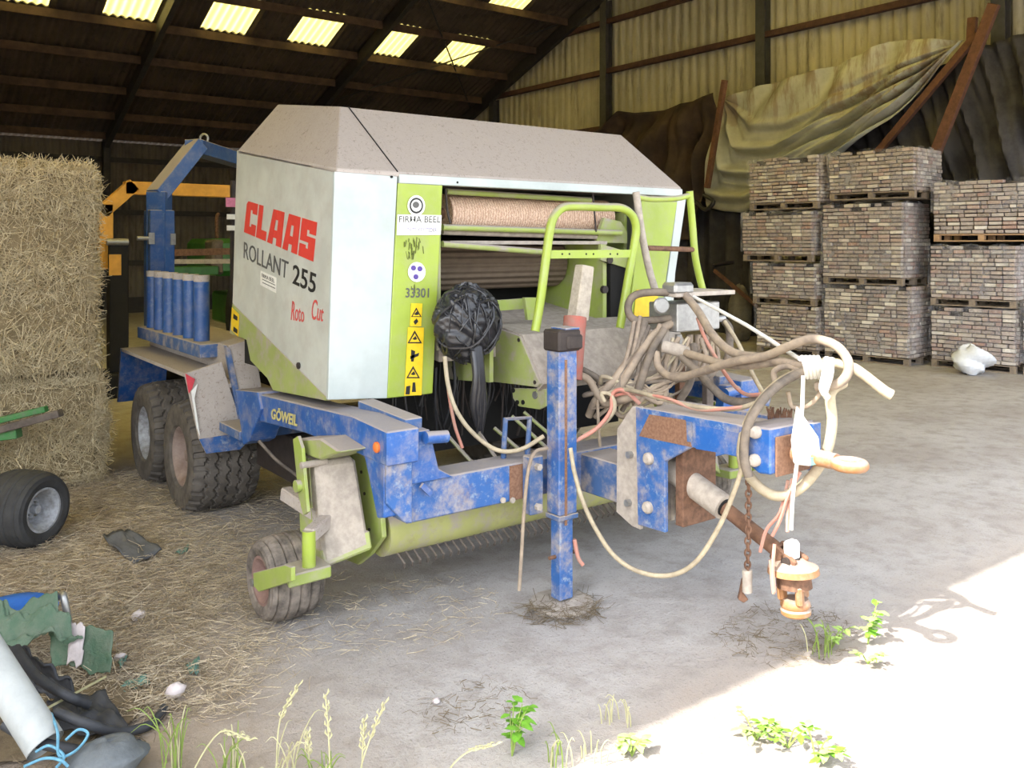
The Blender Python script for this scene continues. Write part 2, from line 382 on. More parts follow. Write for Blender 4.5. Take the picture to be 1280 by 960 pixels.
def lettering(name, s_, mat, parent, o, ux, uy, nrm, bold=0.0, **k):
    vs, fs = text_mesh(s_, bold); return print_on(name, mat, parent, vs, fs, o, ux, uy, nrm, **k)

# ------------------------------------------------------------------ the setting
def zr(y): return 7.4 + .388 * (24.5 - y) if y > 16 else 7.4 + .388 * (24.5 - 32 + y)      # roof underside
X0, X1, YB, YF = -11.9, 18.1, 29.9, 2.4
b = MB(); b.grid(lambda u, v: V((-45 + 90 * u, -45 + 90 * v, 0)), 2, 2)
floor = struct(b.build('floor', 'ground')); floor['label'] = 'dusty grey concrete ground running from the yard into the barn'
floor['category'] = 'ground'
# corrugated sheets
def sheet_mesh(name, wd, ln, pitch, amp, mat):          # waves across local x, length along local y, origin at corner
    n = int(round(wd / pitch)) * 8; vs = []; 
    for i in range(n + 1):
        x = wd * i / n; z = amp * math.sin(2 * math.pi * x / pitch)
        vs += [(x, 0, z), (x, ln, z), (x, 0, z + .008), (x, ln, z + .008)]
    fs = []
    for i in range(n):
        a, c = i * 4, i * 4 + 4; fs += [(a, a + 1, c + 1, c), (a + 2, c + 2, c + 3, a + 3)]
    me = bpy.data.meshes.new(name); me.from_pydata(vs, [], fs); me.shade_smooth(); me.materials.append(M[mat]); return me
def put(me, name, loc, rot, parent):
    o = bpy.data.objects.new(name, me); COL.objects.link(o); place(o, loc, parent); o.rotation_euler = rot; return o
th = math.atan(.388)
ridge = MB(); ridge.prism([(X0, 15.85, zr(16.05) + .12), (X0, 16, zr(16.001) + .19), (X0, 16.15, zr(16.15) + .12), (X0, 16, zr(16.001) + .10)], (X1 - X0, 0, 0))
ceiling = struct(ridge.build('ceiling', 'purlin'))
ceiling['label'] = 'dark pitched barn roof of corrugated sheets on rusty purlins'; ceiling['category'] = 'roof'
rows = [16.0, 19.0, 20.6, 22.1, 23.55, 25.1, 26.7, 28.1, 30.0]
SKY = (2.5, 4.9, 7.3, 9.7, 12.1, 14.5)
ncol = 25
cache = {}
for k in range(len(rows) - 1):
    y0, y1 = rows[k], rows[k + 1]; ln = (y1 - y0) / math.cos(th) + .05
    for sky in (0, 1): cache[(k, sky)] = sheet_mesh('roof_sheet', 1.2, ln, .2, .03, 'skylight' if sky else 'roof')
    for i in range(ncol):
        x = X0 + 1.2 * i
        sky = 1 if (k in (3, 1) and min(abs(x - q) for q in SKY + (.1, -2.3, -4.7, -7.1)) < .1) else 0
        put(cache[(k, sky)], 'skylight' if sky else 'roof_sheet', (x, y0, zr(y0 + 1e-4) + .16), (-th, 0, 0), ceiling)
ln = (16 - YF) / math.cos(th)
fm = [sheet_mesh('roof_sheet', 1.2, ln / 4 + .05, .2, .03, q) for q in ('roof', 'skylight')]
for k in range(4):
    y0 = YF + (16 - YF) * k / 4
    for i in range(ncol):
        x = X0 + 1.2 * i; sky = 1 if (k in (1, 2) and min(abs(x - q) for q in SKY + (.1, -2.3, -4.7, -7.1)) < .1) else 0  # front-slope skylights are out of view, added to brighten the interior
        put(fm[sky], 'skylight' if sky else 'roof_sheet', (x, y0, zr(y0) + .16), (th, 0, 0), ceiling)
FR = (-11.4, -5.5, .4, 6.25, 11.95, 17.45)              # portal frames
for y in (29.3, 28.1, 26.7, 25.1, 23.6, 22.05, 20.5, 19.0, 17.5, 16.2, 14.5, 12.5, 10.5, 8.5, 6.5, 4.5, 2.6):
    for a, c in zip(FR[:-1], FR[1:]):
        bb = MB(); bb.box((a + .02, y - .04, zr(y) - .10), (c - .02, y + .04, zr(y) + .11)); bb.build('purlin', 'purlin', ceiling)
for x in FR:
    bb = MB(); bb.bar((x, 29.7, zr(29.7) - .12), (x, 16, zr(16.001) - .12), .14, .36); bb.build('rafter', 'darksteel', ceiling)
    bb = MB(); bb.bar((x, YF + .1, zr(YF) - .12), (x, 16, zr(16.001) - .12), .14, .36); bb.build('rafter', 'darksteel', ceiling)
    bb = MB(); bb.box((x - .1, 29.4, 0), (x + .1, 29.65, zr(29.6) - .05)); bb.build('stanchion', 'darksteel', ceiling)
for p, q in (((12.4, 20.5, zr(20.5) - .05), (17.2, 25.5, zr(25.5) - .05)), ((12.4, 25.8, zr(25.8) - .05), (17.2, 20.5, zr(20.5) - .05))):
    bb = MB(); bb.tube([p, q], .025, 6); bb.build('brace_rod', 'darksteel', ceiling)
# back wall
bb = MB(); bb.box((X0, 29.8, 0), (X1, 29.98, .5)); wall_back = struct(bb.build('wall_back', 'darksteel'))
wall_back['label'] = 'dark corrugated back wall of the barn under the eaves'; wall_back['category'] = 'wall'
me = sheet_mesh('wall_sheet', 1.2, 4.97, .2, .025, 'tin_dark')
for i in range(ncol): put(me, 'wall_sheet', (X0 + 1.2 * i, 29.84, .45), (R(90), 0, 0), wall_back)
for z in (1.6, 3.2, 4.85):
    bb = MB(); bb.box((X0, 29.66, z - .08), (X1, 29.78, z + .08)); bb.build('girt', 'darksteel', wall_back)
# gable wall on the right: cream tin, columns, girts
bb = MB(); bb.box((17.72, YF, 0), (17.95, 29.95, .4)); wall_right = struct(bb.build('wall_right', 'darksteel'))
wall_right['label'] = 'cream corrugated tin gable wall with steel columns and rusty girts'; wall_right['category'] = 'wall'
def gable(parent, x, mat):
    y = YF
    while y < 29.8:
        wd = min(1.2, 29.9 - y); n = 48; vs = []; fs = []
        for i in range(n + 1):
            yy = y + wd * i / n; dx = .05 * max(-.7, min(.7, 1.3 * math.sin(2 * math.pi * yy / .3))); top = zr(min(max(yy, YF + .01), 29.9)) + .13
            vs += [(x + dx, yy, .35), (x + dx, yy, top), (x + dx + .008, yy, .35), (x + dx + .008, yy, top)]
        for i in range(n):
            a, c = i * 4, i * 4 + 4; fs += [(a, a + 1, c + 1, c), (a + 2, c + 2, c + 3, a + 3)]
        o = quick(np.array(vs), fs, 'wall_sheet', mat, parent); o.data.shade_smooth(); y += 1.2
gable(wall_right, 17.78, 'tin')
for y in (24.55, 18.95, 13.4, 7.9):
    bb = MB(); t = zr(y) - .25; bb.box((17.42, y - .13, 0), (17.45, y + .13, t)); bb.box((17.64, y - .13, 0), (17.67, y + .13, t)); bb.box((17.45, y - .012, 0), (17.64, y + .012, t))
    bb.build('column', 'colsteel', wall_right)
for z, ya in ((7.25, 25), (8.7, 21.3), (5.6, 29.7), (3.9, 29.7), (2.2, 29.7)):
    ym = 32 - ya if ya < 29 else YF + .1
    bb = MB(); bb.box((17.55, max(ym, 3), z - .07), (17.72, ya, z + .07)); bb.build('girt', 'girt', wall_right)
bb = MB(); bb.box((X0 - .25, YF, 0), (X0 - .05, 29.95, .4)); wall_left = struct(bb.build('wall_left', 'darksteel'))
wall_left['label'] = 'far left corrugated gable wall of the barn'; wall_left['category'] = 'wall'
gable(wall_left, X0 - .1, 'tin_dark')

# ------------------------------------------------------------------ pallets of reclaimed bricks
bm_ = MB(); bm_.box((-.105, -.05, -.031), (.105, .05, .031)); brickL = bm_.build('brick', 'brick', bevel=.006)
bm_ = MB(); bm_.box((-.05, -.05, -.031), (.05, .05, .031)); brickS = bm_.build('brick', 'brick', bevel=.006)
BL, BS = brickL.data, brickS.data
for o in (brickL, brickS): bpy.data.objects.remove(o)
def brick_pallet(x0, x1, yb, yt, p0, e, label, wood='pallet', dep=1.12, high=None, film=True, px_base=None):
    e = Matrix.Rotation(R(random.uniform(-2, 2)), 3, 'Z') @ e
    A = PV(x0, yb, p0, e); B = PV(x1, yb, p0, e); zb = max(A.z, 0) if yb < 436 else 0.0
    W = (V((B.x, B.y, 0)) - V((A.x, A.y, 0))).length; zt = PV(x0, yt, p0, e).z
    A.z = zb; e1 = e.normalized(); e2 = V((-e1.y, e1.x, 0))
    if e2.x < 0: e2 = -e2
    ang = math.atan2(e1.y, e1.x)
    t = thing('brick_pallet', label, 'brick pallet', A + e1 * W / 2 + e2 * dep / 2, 'pallets of reclaimed bricks along the tin wall')
    # pallet: boards and blocks
    def obox(name, a0, a1, b0, b1, z0, z1, mat):
        q = MB(); pts = [A + e1 * a + e2 * c + V((0, 0, z0)) for a, c in ((a0, b0), (a1, b0), (a1, b1), (a0, b1))]
        q.prism(pts, (0, 0, z1 - z0)); return q.build(name, mat, t)
    for a in (0, W / 2 - .05, W - .1):
        for c in (0, dep / 2 - .05, dep - .1): obox('pallet_block', a, a + .1, c, c + .1, .022, .11, wood)
    for c in (0, dep / 2 - .05, dep - .1): obox('bottom_board', 0, W, c, c + .1, 0, .022, wood)
    for k in range(6):
        c = (dep - .11) * k / 5; obox('deck_board', 0, W, c, c + .11, .11, .132, wood)
    h = zt - zb - .135; nc = max(3, int(round(h / .071))); ch = h / nc
    obox('brick_fill', .1, W - .1, .1, dep - .1, .134, .134 + h - .03, 'brickcore')
    for c in range(nc):
        z = .135 + ch * (c + .5)
        tap = .02 * math.sin(c / nc * 3.1)
        a = random.uniform(-.0, .06) - .11 * (c % 2) ; 
        # face towards the camera
        a = 0.0
        if c % 2: seq = [.1]
        else: seq = []
        rem = W
        while sum(seq) < W - .07: seq.append(.218 if random.random() > .22 else .109)
        tot = sum(seq); pos = 0
        for s_ in seq:
            L = s_ * W / tot; me = BL if s_ > .15 else BS
            if c >= nc - 2 and random.random() < (.4 if c == nc - 1 else .06): pos += L; continue
            o = bpy.data.objects.new('brick', me); COL.objects.link(o)
            place(o, A + e1 * (pos + L / 2) + e2 * (.05 + random.uniform(-.03, .012) - tap) + V((0, 0, z)), t)
            o.rotation_euler = (random.uniform(-.03, .03), random.uniform(-.02, .02), ang + random.uniform(-.09, .09))
            k_ = (L - random.uniform(.01, .028)) / (.21 if s_ > .15 else .1); o.scale = (k_, 1, (ch - random.uniform(.01, .022)) / .062); pos += L
        # side towards the yard
        seq = [] if c % 2 else [.1]
        dd = dep - .1
        while sum(seq) < dd - .07: seq.append(.218 if random.random() > .22 else .109)
        tot = sum(seq); pos = .1
        for s_ in seq:
            L = s_ * dd / tot; me = BL if s_ > .15 else BS
            o = bpy.data.objects.new('brick', me); COL.objects.link(o)
            place(o, A + e1 * (W - .05 + random.uniform(-.01, .014) + tap) + e2 * (pos + L / 2) + V((0, 0, z)), t)
            o.rotation_euler = (0, 0, ang + math.pi / 2 + random.uniform(-.05, .05))
            k_ = (L - .01) / (.21 if s_ > .15 else .1); o.scale = (k_, 1, (ch - .009) / .062); pos += L
    if film:
        q = MB(); z0, z1 = .2 if random.random() < .6 else .2 + h * .35, .15 + h
        path = [(-.035, dep * .6), (-.035, -.035), (W + .035, -.035), (W + .035, dep)]
        nseg = 60; L_ = []; 
        pts = []
        for (a0, c0), (a1, c1) in zip(path[:-1], path[1:]):
            for k in range(20): pts.append((a0 + (a1 - a0) * k / 20, c0 + (c1 - c0) * k / 20))
        def fn(u, v):
            i = min(int(u * 59.999), 59); a, c = pts[i]; n_ = .012 * math.sin(i * 1.9 + v * 9) + .008 * math.sin(i * .7 - v * 17)
            return A + e1 * (a + n_ * (1 if i >= 40 else 0)) + e2 * (c - n_ * (1 if i < 40 else 0)) + V((0, 0, z0 + (z1 - z0 + .02 * math.sin(i * .9)) * v))
        q.grid(fn, 60, 9); f = q.build('shrink_film', 'film', t, smooth=60)
    return t
e = V((math.cos(R(-84)), math.sin(R(-84)), 0))
p0 = V((14.75, 11.39, 0))
brick_pallet(946, 1021, 440, 380, p0, e, 'bottom brick pallet of the four-high stack nearest the hanging tarpaulins')
brick_pallet(941, 1019, 379, 328, p0, e, 'second brick pallet up in the four-high stack beside the hanging tarpaulins')
brick_pallet(929, 1015, 326, 266, p0, e, 'third brick pallet up in the four-high stack, sticking out left')
brick_pallet(937, 1022, 263, 200, p0, e, 'topmost brick pallet of the four-high stack under the pale green tarpaulin')
p0 = V((14.98, 10.0, 0))
brick_pallet(1031, 1136, 448, 355, p0, e, 'bottom brick pallet of the tall middle stack')
brick_pallet(1029, 1128, 354, 256, p0, e, 'middle brick pallet of the tall centre stack, heavily wrapped in grey film')
brick_pallet(1037, 1143, 251, 192, p0, e, 'highest brick pallet of all, on the middle stack under the timber props')
p0 = V((15.5, 8.3, 0))
brick_pallet(1164, 1270, 455, 383, p0, e, 'bottom brick pallet behind the white plastic bag')
brick_pallet(1163, 1270, 381, 307, p0, e, 'middle brick pallet of the right stack above the white bag')
brick_pallet(1167, 1290, 302, 228, p0, e, 'top brick pallet of pale bricks on a fresh orange pallet, right stack', wood='pallet_new')
p0 = V((15.75, 6.62, 0))
brick_pallet(1279, 1380, 466, 378, p0, e, 'brick pallet cut off by the right edge of the picture')

# white bag
def blob(c, sx, sy, sz, rough, seed, nu=24, nv=14, flat=True):
    rg = random.Random(seed); ph = [(rg.uniform(1, 4), rg.uniform(1, 4), rg.uniform(0, 6), rg.uniform(0, 6)) for _ in range(7)]
    def fn(u, v):
        a = 2 * math.pi * u; e_ = math.pi * (v - .5); d = 1 + rough * sum(math.sin(p * a * round(1) * 0 + round(p) * a + q * e_ * 2 + r) * .3 for p, q, r, s in ph)
        z = math.sin(e_) * d
        return V(c) + V((math.cos(e_) * math.cos(a) * sx * d, math.cos(e_) * math.sin(a) * sy * d, max(z, -.96) * sz + sz))
    q = MB(); q.grid(fn, nu, nv); return q
c = PZ(1225, 466) + V((-.3, .0, 0))
q = blob(c, .27, .3, .24, .22, 5, 30, 18)
tag(q.build('plastic_bag', 'plastic_bag', smooth=30), 'crumpled white plastic bag lying in front of the brick pallets', 'bag')

# ------------------------------------------------------------------ tarpaulins and timber props on the gable wall
def poly(pts, u):
    L = [0]
    for a, c_ in zip(pts[:-1], pts[1:]): L.append(L[-1] + math.hypot(c_[0] - a[0], c_[1] - a[1]))
    t = u * L[-1]
    for i in range(len(pts) - 1):
        if t <= L[i + 1] + 1e-6:
            k = (t - L[i]) / max(L[i + 1] - L[i], 1e-6); return (pts[i][0] + (pts[i + 1][0] - pts[i][0]) * k, pts[i][1] + (pts[i + 1][1] - pts[i][1]) * k)
    return pts[-1]
def tarp(name, top, bot, X, mat, fold, label, nu=60, nv=50, sag=0):
    def fn(u, v):
        a, c_ = poly(top, u), poly(bot, u); x = a[0] + (c_[0] - a[0]) * v; y = a[1] + (c_[1] - a[1]) * v
        p = PX(x, y, X); p.x -= fold(u, v); return p
    q = MB(); q.grid(fn, nu, nv); o = q.build(name, mat, smooth=70, solid=.012)
    return tag(o, label, 'tarpaulin')
tarp('tarpaulin', [(905, 122), (950, 107), (1000, 94), (1050, 79), (1085, 64), (1110, 51), (1150, 49), (1203, 50)],
     [(905, 123), (893, 190), (882, 258), (905, 264), (935, 266), (968, 250), (1010, 222), (1066, 192), (1120, 150), (1160, 105), (1203, 52)], 16.85, 'tarp_pale',
     lambda u, v: (.15 * math.sin(v * 34 + 2.5 * math.sin(u * 5)) + .07 * math.sin(v * 71 + 4 * u)) * min(1, max(0, v - .22) * 3) * min(1, 5 * (1 - u) + .05) * min(1, u * 6) + .3 * v * math.sin(math.pi * u) + .08 * math.sin(u * 23 + v * 5) * min(1, u * 5) + .05 * math.sin(u * 51) * (1 - v),
     'pale green tarpaulin slung in sagging folds on the tin wall', 90, 90)
tarp('tarpaulin', [(742, 172), (765, 160), (783, 140), (800, 142), (830, 138), (852, 130), (875, 128), (905, 118)],
     [(742, 178), (770, 300), (790, 300), (810, 300), (830, 300), (850, 300), (868, 300), (884, 262)], 16.85, 'tarp_brown',
     lambda u, v: .22 * math.sin(u * 34 + 2 * math.sin(v * 3)) * min(1, v * 2.5) + .08 * math.sin(u * 83) * min(1, v * 3) + .20 * math.sin(v * 13 + u * 8) * (1 - v) + .2, 'brown dirty tarpaulin bunched beside the pale green one', 90, 40)
tarp('tarpaulin', [(840, 255), (870, 250), (900, 258), (950, 262)], [(840, 436), (870, 436), (910, 437), (950, 438)], 17.15, 'tarp_black',
     lambda u, v: .09 * math.sin(u * 30 + v) + .03 * math.sin(u * 71), 'black sheet hanging to the floor left of the brick pallets', 60, 20)
tarp('tarpaulin', [(1030, 200), (1090, 150), (1150, 100), (1205, 62), (1240, 56), (1290, 36)], [(1060, 330), (1110, 330), (1160, 330), (1210, 330), (1250, 330), (1300, 330)], 17.1, 'tarp_black',
     lambda u, v: .16 * math.sin(u * 42 - v * 9) * min(1, v * 3) + .07 * math.sin(u * 97 - v * 15) + .07 * math.sin(u * 17 + v * 12), 'black tarpaulin hanging behind the diagonal timber props', 80, 40)
def prop(p, q, wd, X, label, dx=0):
    a, c_ = PX(p[0], p[1], X), PX(q[0], q[1], X - dx); bb = MB(); bb.bar(a, c_, wd, .12, V((1, 0, 0))); o = bb.build('timber_prop', 'beam_wood', bevel=.01); tag(o, label, 'timber')
prop((1243, 5), (1160, 215), .2, 16.7, 'thick straight brown timber prop leaning over the highest brick pallet', .15)
prop((1222, 42), (1085, 205), .14, 16.85, 'thinner timber prop behind the pale tarpaulin edge', .1)
prop((1216, 22), (1214, 60), .16, 16.95, 'short upright timber stub at the tarpaulin corner')
prop((906, 100), (884, 235), .12, 16.3, 'upright timber post between the brown and pale tarpaulins')
# clutter on the floor behind
a = PX(925, 395, 16.0)
q = blob(V((a.x, a.y, 0)), .25, .28, .62, .12, 3); tag(q.build('feed_sack', 'sack', smooth=60), 'dusty grey sack standing in the dark left of the bricks', 'sack')
bb = MB(); bb.bar(PX(893, 338, 15.6), PX(948, 384, 15.4), .05, .08); tag(bb.build('wooden_plank', 'beam_wood'), 'brown plank leaning in the dark behind the hydraulic hoses', 'plank')
bb = MB(); bb.lathe(PX(905, 330, 16.2), (0, .2, 1), [(-.02, .0), (-.02, .22), (.03, .25), (.03, .22), (0, .2), (0, 0)], 20); tag(bb.build('round_pan', 'grime', smooth=40), 'dark round pan hanging in the shadow before the black sheet', 'pan')
q = MB(); q.tube([PX(870, 252, 16.2), PX(882, 262, 16.1), PX(892, 252, 16.1), PX(880, 244, 16.2)], .05, 8, 4); tag(q.build('rubber_tube', 'film_black', smooth=60), 'black rubber tube hanging by the brown tarpaulin', 'tube')

# ------------------------------------------------------------------ the baler on its wrapper trailer
MX = 3.85                                                # centre line
base = thing('round_baler', 'dusty white and lime green round baler on a blue wrapper trailer', 'baler', (MX, 6.4, 0))
def part(bb, name, mat, parent=None, **k): return bb.build(name, mat, parent or base, **k)
def plateX(name, pts, X, t, mat, parent=None, **k):
    bb = MB(); bb.prism([PX(p[0], p[1], X) for p in pts], (t, 0, 0)); return part(bb, name, mat, parent, **k)
def plateY(name, pts, Y, t, mat, parent=None, **k):
    bb = MB(); bb.prism([PY(p[0], p[1], Y) for p in pts], (0, t, 0)); return part(bb, name, mat, parent, **k)
YBF = 4.9; XL = 2.33; XR = 2 * MX - XL
# --- hood
c1, c2, c3, c4 = V((XL, YBF, 2.655)), V((XR, YBF, 2.655)), V((XL, 6.6, 2.915)), V((XR, 6.6, 2.915))
r1, r2, r3, r4 = V((2.57, 5.35, 3.11)), V((2 * MX - 2.57, 5.35, 3.11)), V((2.57, 6.42, 3.26)), V((2 * MX - 2.57, 6.42, 3.26))
bb = MB(); dn = V((0, 0, -.03))
bb.add([c1, c2, c3, c4, r1, r2, r3, r4] + [p + dn for p in (c1, c2, c3, c4)], [(0, 1, 5, 4), (2, 0, 4, 6), (1, 3, 7, 5), (4, 5, 7, 6), (3, 2, 6, 7), (8, 9, 1, 0), (10, 8, 0, 2), (9, 11, 3, 1), (11, 10, 2, 3), (8, 10, 11, 9)])
hood = part(bb, 'hood', 'hood', bevel=.006)
a, c = V((2.75, YBF, 2.655)), r1 + V((.06, -.0, 0)); n_ = (c2 - c1).cross(r1 - c1).normalized()
bb = MB(); n_ = n_ if n_.y < 0 else -n_; bb.bar(a + n_ * .004, c + n_ * .004, .006, .005, n_); part(bb, 'hood_seam', 'black', hood)
bb = MB(); bb.box((2.76, YBF - .012, 2.585), (XR, YBF + .05, 2.645)); lip = part(bb, 'hood_lip', 'white2', hood, bevel=.004)
for x in (490, 572):
    p = PY(x, 221 if x < 500 else 228, YBF - .014); bb = MB(); bb.cyl(p, p + V((0, .01, 0)), .008, 8); part(bb, 'bolt', 'black', hood)
# --- left side panel, white with a green lower wedge
sp = plateX('side_panel', [(419, 213), (409.5, 498), (290.5, 379), (296, 187.5)], XL, .025, 'white', bevel=.004)
plateX('side_panel_wedge', [(290.5, 379), (409.5, 498), (407, 501), (341, 488), (334, 473), (313, 451), (308, 425), (287, 416.5)], XL - .002, .025, 'green_dusty', sp, bevel=.003)
for px_ in (374,):
    p = PX(374, 457, XL - .002); bb = MB(); bb.cyl(p, p + V((-.012, 0, 0)), .022, 10); part(bb, 'panel_lock', 'grime', sp)
# lettering on the side panel
def quadtext(vs, fs, name, mat, tl, tr, bl, br, X, off):
    x0 = min(v.x for v in vs); x1 = max(v.x for v in vs); y0 = min(v.y for v in vs); y1 = max(v.y for v in vs)
    TL, TR, BL_, BR = (PX(p[0], p[1], X) for p in (tl, tr, bl, br)); out = []
    for v in vs:
        u, w_ = (v.x - x0) / (x1 - x0), (v.y - y0) / (y1 - y0)
        p = (BL_ * (1 - u) + BR * u) * (1 - w_) + (TL * (1 - u) + TR * u) * w_; out.append(p + V((-off, 0, 0)))
    q = MB(); q.add(out, fs); o = part(q, name, mat, sp); o.modifiers.new('thickness', 'SOLIDIFY').thickness = .002; return o
LET = {'C': [[(0, 0), (1, 0), (1, .34), (.6, .34), (.6, .24), (.42, .24), (.42, .76), (.6, .76), (.6, .66), (1, .66), (1, 1), (.12, 1), (0, .9)]],
       'L': [[(0, 0), (.95, 0), (.95, .28), (.42, .28), (.42, 1), (0, 1)]],
       'A': [[(0, 0), (.36, 0), (.48, 1), (.22, 1)], [(.48, 1), (.44, .72), (.62, .72), (.62, 1)], [(.62, 0), (1, 0), (1, 1), (.62, 1)], [(.385, .2), (.62, .2), (.62, .42), (.41, .42)]],
       'S': [[(0, 0), (1, 0), (1, .58), (.42, .58), (.42, .74), (.58, .74), (.58, .66), (1, .66), (1, 1), (0, 1), (0, .42), (.58, .42), (.58, .26), (.42, .26), (.42, .34), (0, .34)]]}
vs, fs = [], []
x = 0
for ch_, wd in (('C', .9), ('L', .8), ('A', 1), ('A', 1), ('S', .95)):
    for pl in LET[ch_]:
        fs.append(tuple(range(len(vs), len(vs) + len(pl)))); vs += [V((x + p[0] * wd, p[1], 0)) for p in pl]
    x += wd + .1
quadtext(vs, fs, 'brand_lettering', 'redtext', (309.5, 251), (397, 278), (305.5, 290), (392, 327), XL, .004)
vs, fs = text_mesh('ROLLANT'); quadtext(vs, fs, 'model_lettering', 'greytext', (305.5, 302), (361, 327), (305, 322.5), (359.5, 349), XL, .004)
vs, fs = text_mesh('255', .012); quadtext(vs, fs, 'model_lettering', 'blacktext', (367, 330), (396.5, 342.5), (366, 354.5), (394, 367.5), XL, .004)
vs, fs = text_mesh('Roto'); quadtext(vs, fs, 'script_lettering', 'redthin', (366, 376), (381, 384), (364, 400), (380.5, 403), XL, .004)
vs, fs = text_mesh('Cut'); quadtext(vs, fs, 'script_lettering', 'redthin', (392, 372), (406, 383), (389, 399), (404, 402), XL, .004)
plateX('side_sticker', [(326, 338), (346, 347), (345.5, 366.5), (325.5, 356)], XL - .003, -.002, 'sticker', sp)
vs, fs = text_mesh('FIRMA BEEL'); quadtext(vs, fs, 'sticker_print', 'blacktext', (328, 341.5), (344, 349), (328, 346), (344, 353.5), XL, .006)
for yy in (348, 352):
    plateX('sticker_print', [(328, yy + .5), (344, yy + 8), (344, yy + 9), (328, yy + 1.5)], XL - .006, -.001, 'greytext', sp)
plateX('warning_sticker', [(290, 384), (299, 393), (298, 421), (289, 412)], XL - .0045, -.002, 'yellow', sp)
for y_ in (392, 408): plateX('warning_mark', [(292, y_), (297, y_ + 4), (296.5, y_ + 9), (291.5, y_ + 6)], XL - .007, -.001, 'blacktext', sp)
# right side panel (mirror)
bb = MB(); bb.prism([PX(p[0], p[1], XL) for p in [(419, 213), (409.5, 498), (407, 501), (341, 488), (334, 473), (313, 451), (308, 425), (287, 416.5), (296, 187.5)]], (.025, 0, 0)); part(bb, 'side_panel', 'white', mirror=MX)
# --- front panels
fp = plateY('front_panel', [(418.5, 214), (497, 220), (484, 498), (410, 500)], YBF - .004, .03, 'white2', bevel=.004)
gp = plateY('front_panel', [(498, 228), (553.5, 231), (541, 492), (484, 498)], YBF - .004, .03, 'green_clean', bevel=.005)
gq = plateY('front_panel', [(803, 250), (847, 252), (831, 362), (827, 405), (786, 405), (793, 340)], YBF - .004, .03, 'green_clean', bevel=.005)
plateY('front_panel', [(847, 250), (858, 247), (835, 405), (827, 405)], YBF, .03, 'white2', bevel=.003)
# stickers on the green panel
def stk(name, pts, mat, off=.006, parent=gp): return plateY(name, pts, YBF - .004 - off, .002, mat, parent)
stk('dealer_sticker', [(497, 268), (552, 269), (551, 293.5), (496, 294)], 'sticker')
def ylet(s_, mat, x0, x1, y0, y1, name='sticker_print', dy=0, Y=None, parent=gp, off=.009):
    o = PY(x0, y1, YBF - off); return lettering(name, s_, mat, parent, o, PY(x1, y1 + dy, YBF - off) - o, PY(x0 + (y1 - y0) * .03, y0, YBF - off) - o, (0, -1, 0), off=0, thick=.001, bold=.008)
ylet('FIRMA BEEL', 'blacktext', 498.5, 550.5, 270, 278)
ylet('landmaschinen und traktoren', 'greytext', 509, 543, 280.5, 284)
ylet('WORTELKERSTEDER', 'purple', 503, 546, 285, 290)
ylet('33301', 'greytext', 507, 536, 360, 372)
def disc(cx, cy, rx, ry, mat, name='round_sticker', off=.006, n=20): return stk(name, [(cx + rx * math.cos(2 * math.pi * k / n), cy + ry * math.sin(2 * math.pi * k / n)) for k in range(n)], mat, off)
disc(520.5, 257, 11, 13, 'sticker'); disc(520.5, 257, 8.5, 10, 'blacktext', 'sticker_print', .008); disc(520.5, 257, 6.5, 7.5, 'sticker', 'sticker_print', .010); disc(520, 256, 4, 4, 'greytext', 'sticker_print', .012)
disc(521, 340, 11, 12.5, 'sticker')
for cx, cy in ((517, 335), (525, 336), (520, 346)): disc(cx, cy, 3.2, 3.4, 'purple', 'sticker_print', .008, 10)
for k in range(60):                                      # run-off stains under the stickers
    x_ = 516 + random.gauss(0, 4.5); y_ = 296 + random.uniform(0, 62); l_ = random.uniform(4, 16); k_ = random.uniform(-2, 2); t_ = random.uniform(.4, 1.1)
    if 325 < y_ + l_ and y_ < 354: continue
    stk('stain', [(x_, y_), (x_ + t_, y_ + 1), (x_ + t_ * .8 + k_, y_ + l_), (x_ + k_, y_ + l_)], 'stain', .005)
stk('warning_sticker', [(514, 379), (528, 379.5), (526.5, 408), (512.5, 408)], 'yellow')
stk('warning_sticker', [(510, 409), (530, 409.5), (527, 494), (505.5, 494.5)], 'yellow')
def tri(cx, cy, r):
    o_ = [(cx, cy - r), (cx + r, cy + r * .8), (cx - r, cy + r * .8)]; i_ = [(cx + (x - cx) * .7, cy + .8 + (y - cy) * .66) for x, y in o_]
    stk('warning_triangle', o_, 'blacktext', .008); stk('warning_triangle', i_, 'yellow', .010)
    stk('warning_mark', [(cx - 3, cy + 2), (cx + 1, cy - 2), (cx + 3, cy + 2), (cx, cy + 3)], 'blacktext', .012)
tri(520.5, 391, 6.5); tri(518.5, 422, 9); tri(516.5, 466, 8.5)
for pts in ([(517, 402), (521, 398), (523, 402), (519, 406)], [(513, 445), (524, 441), (523, 445), (513, 449)], [(514, 437), (519, 439), (517, 452), (514, 452)], [(508, 483), (513, 482), (512, 493), (507, 493)], [(516, 478), (519, 478), (520, 490), (515, 490)]):
    stk('warning_mark', pts, 'blacktext', .008)
# yellow stickers on the right front panel
plateY('warning_sticker', [(796, 362), (823, 361), (821, 398), (792, 398)], YBF - .012, .002, 'yellow', gq)
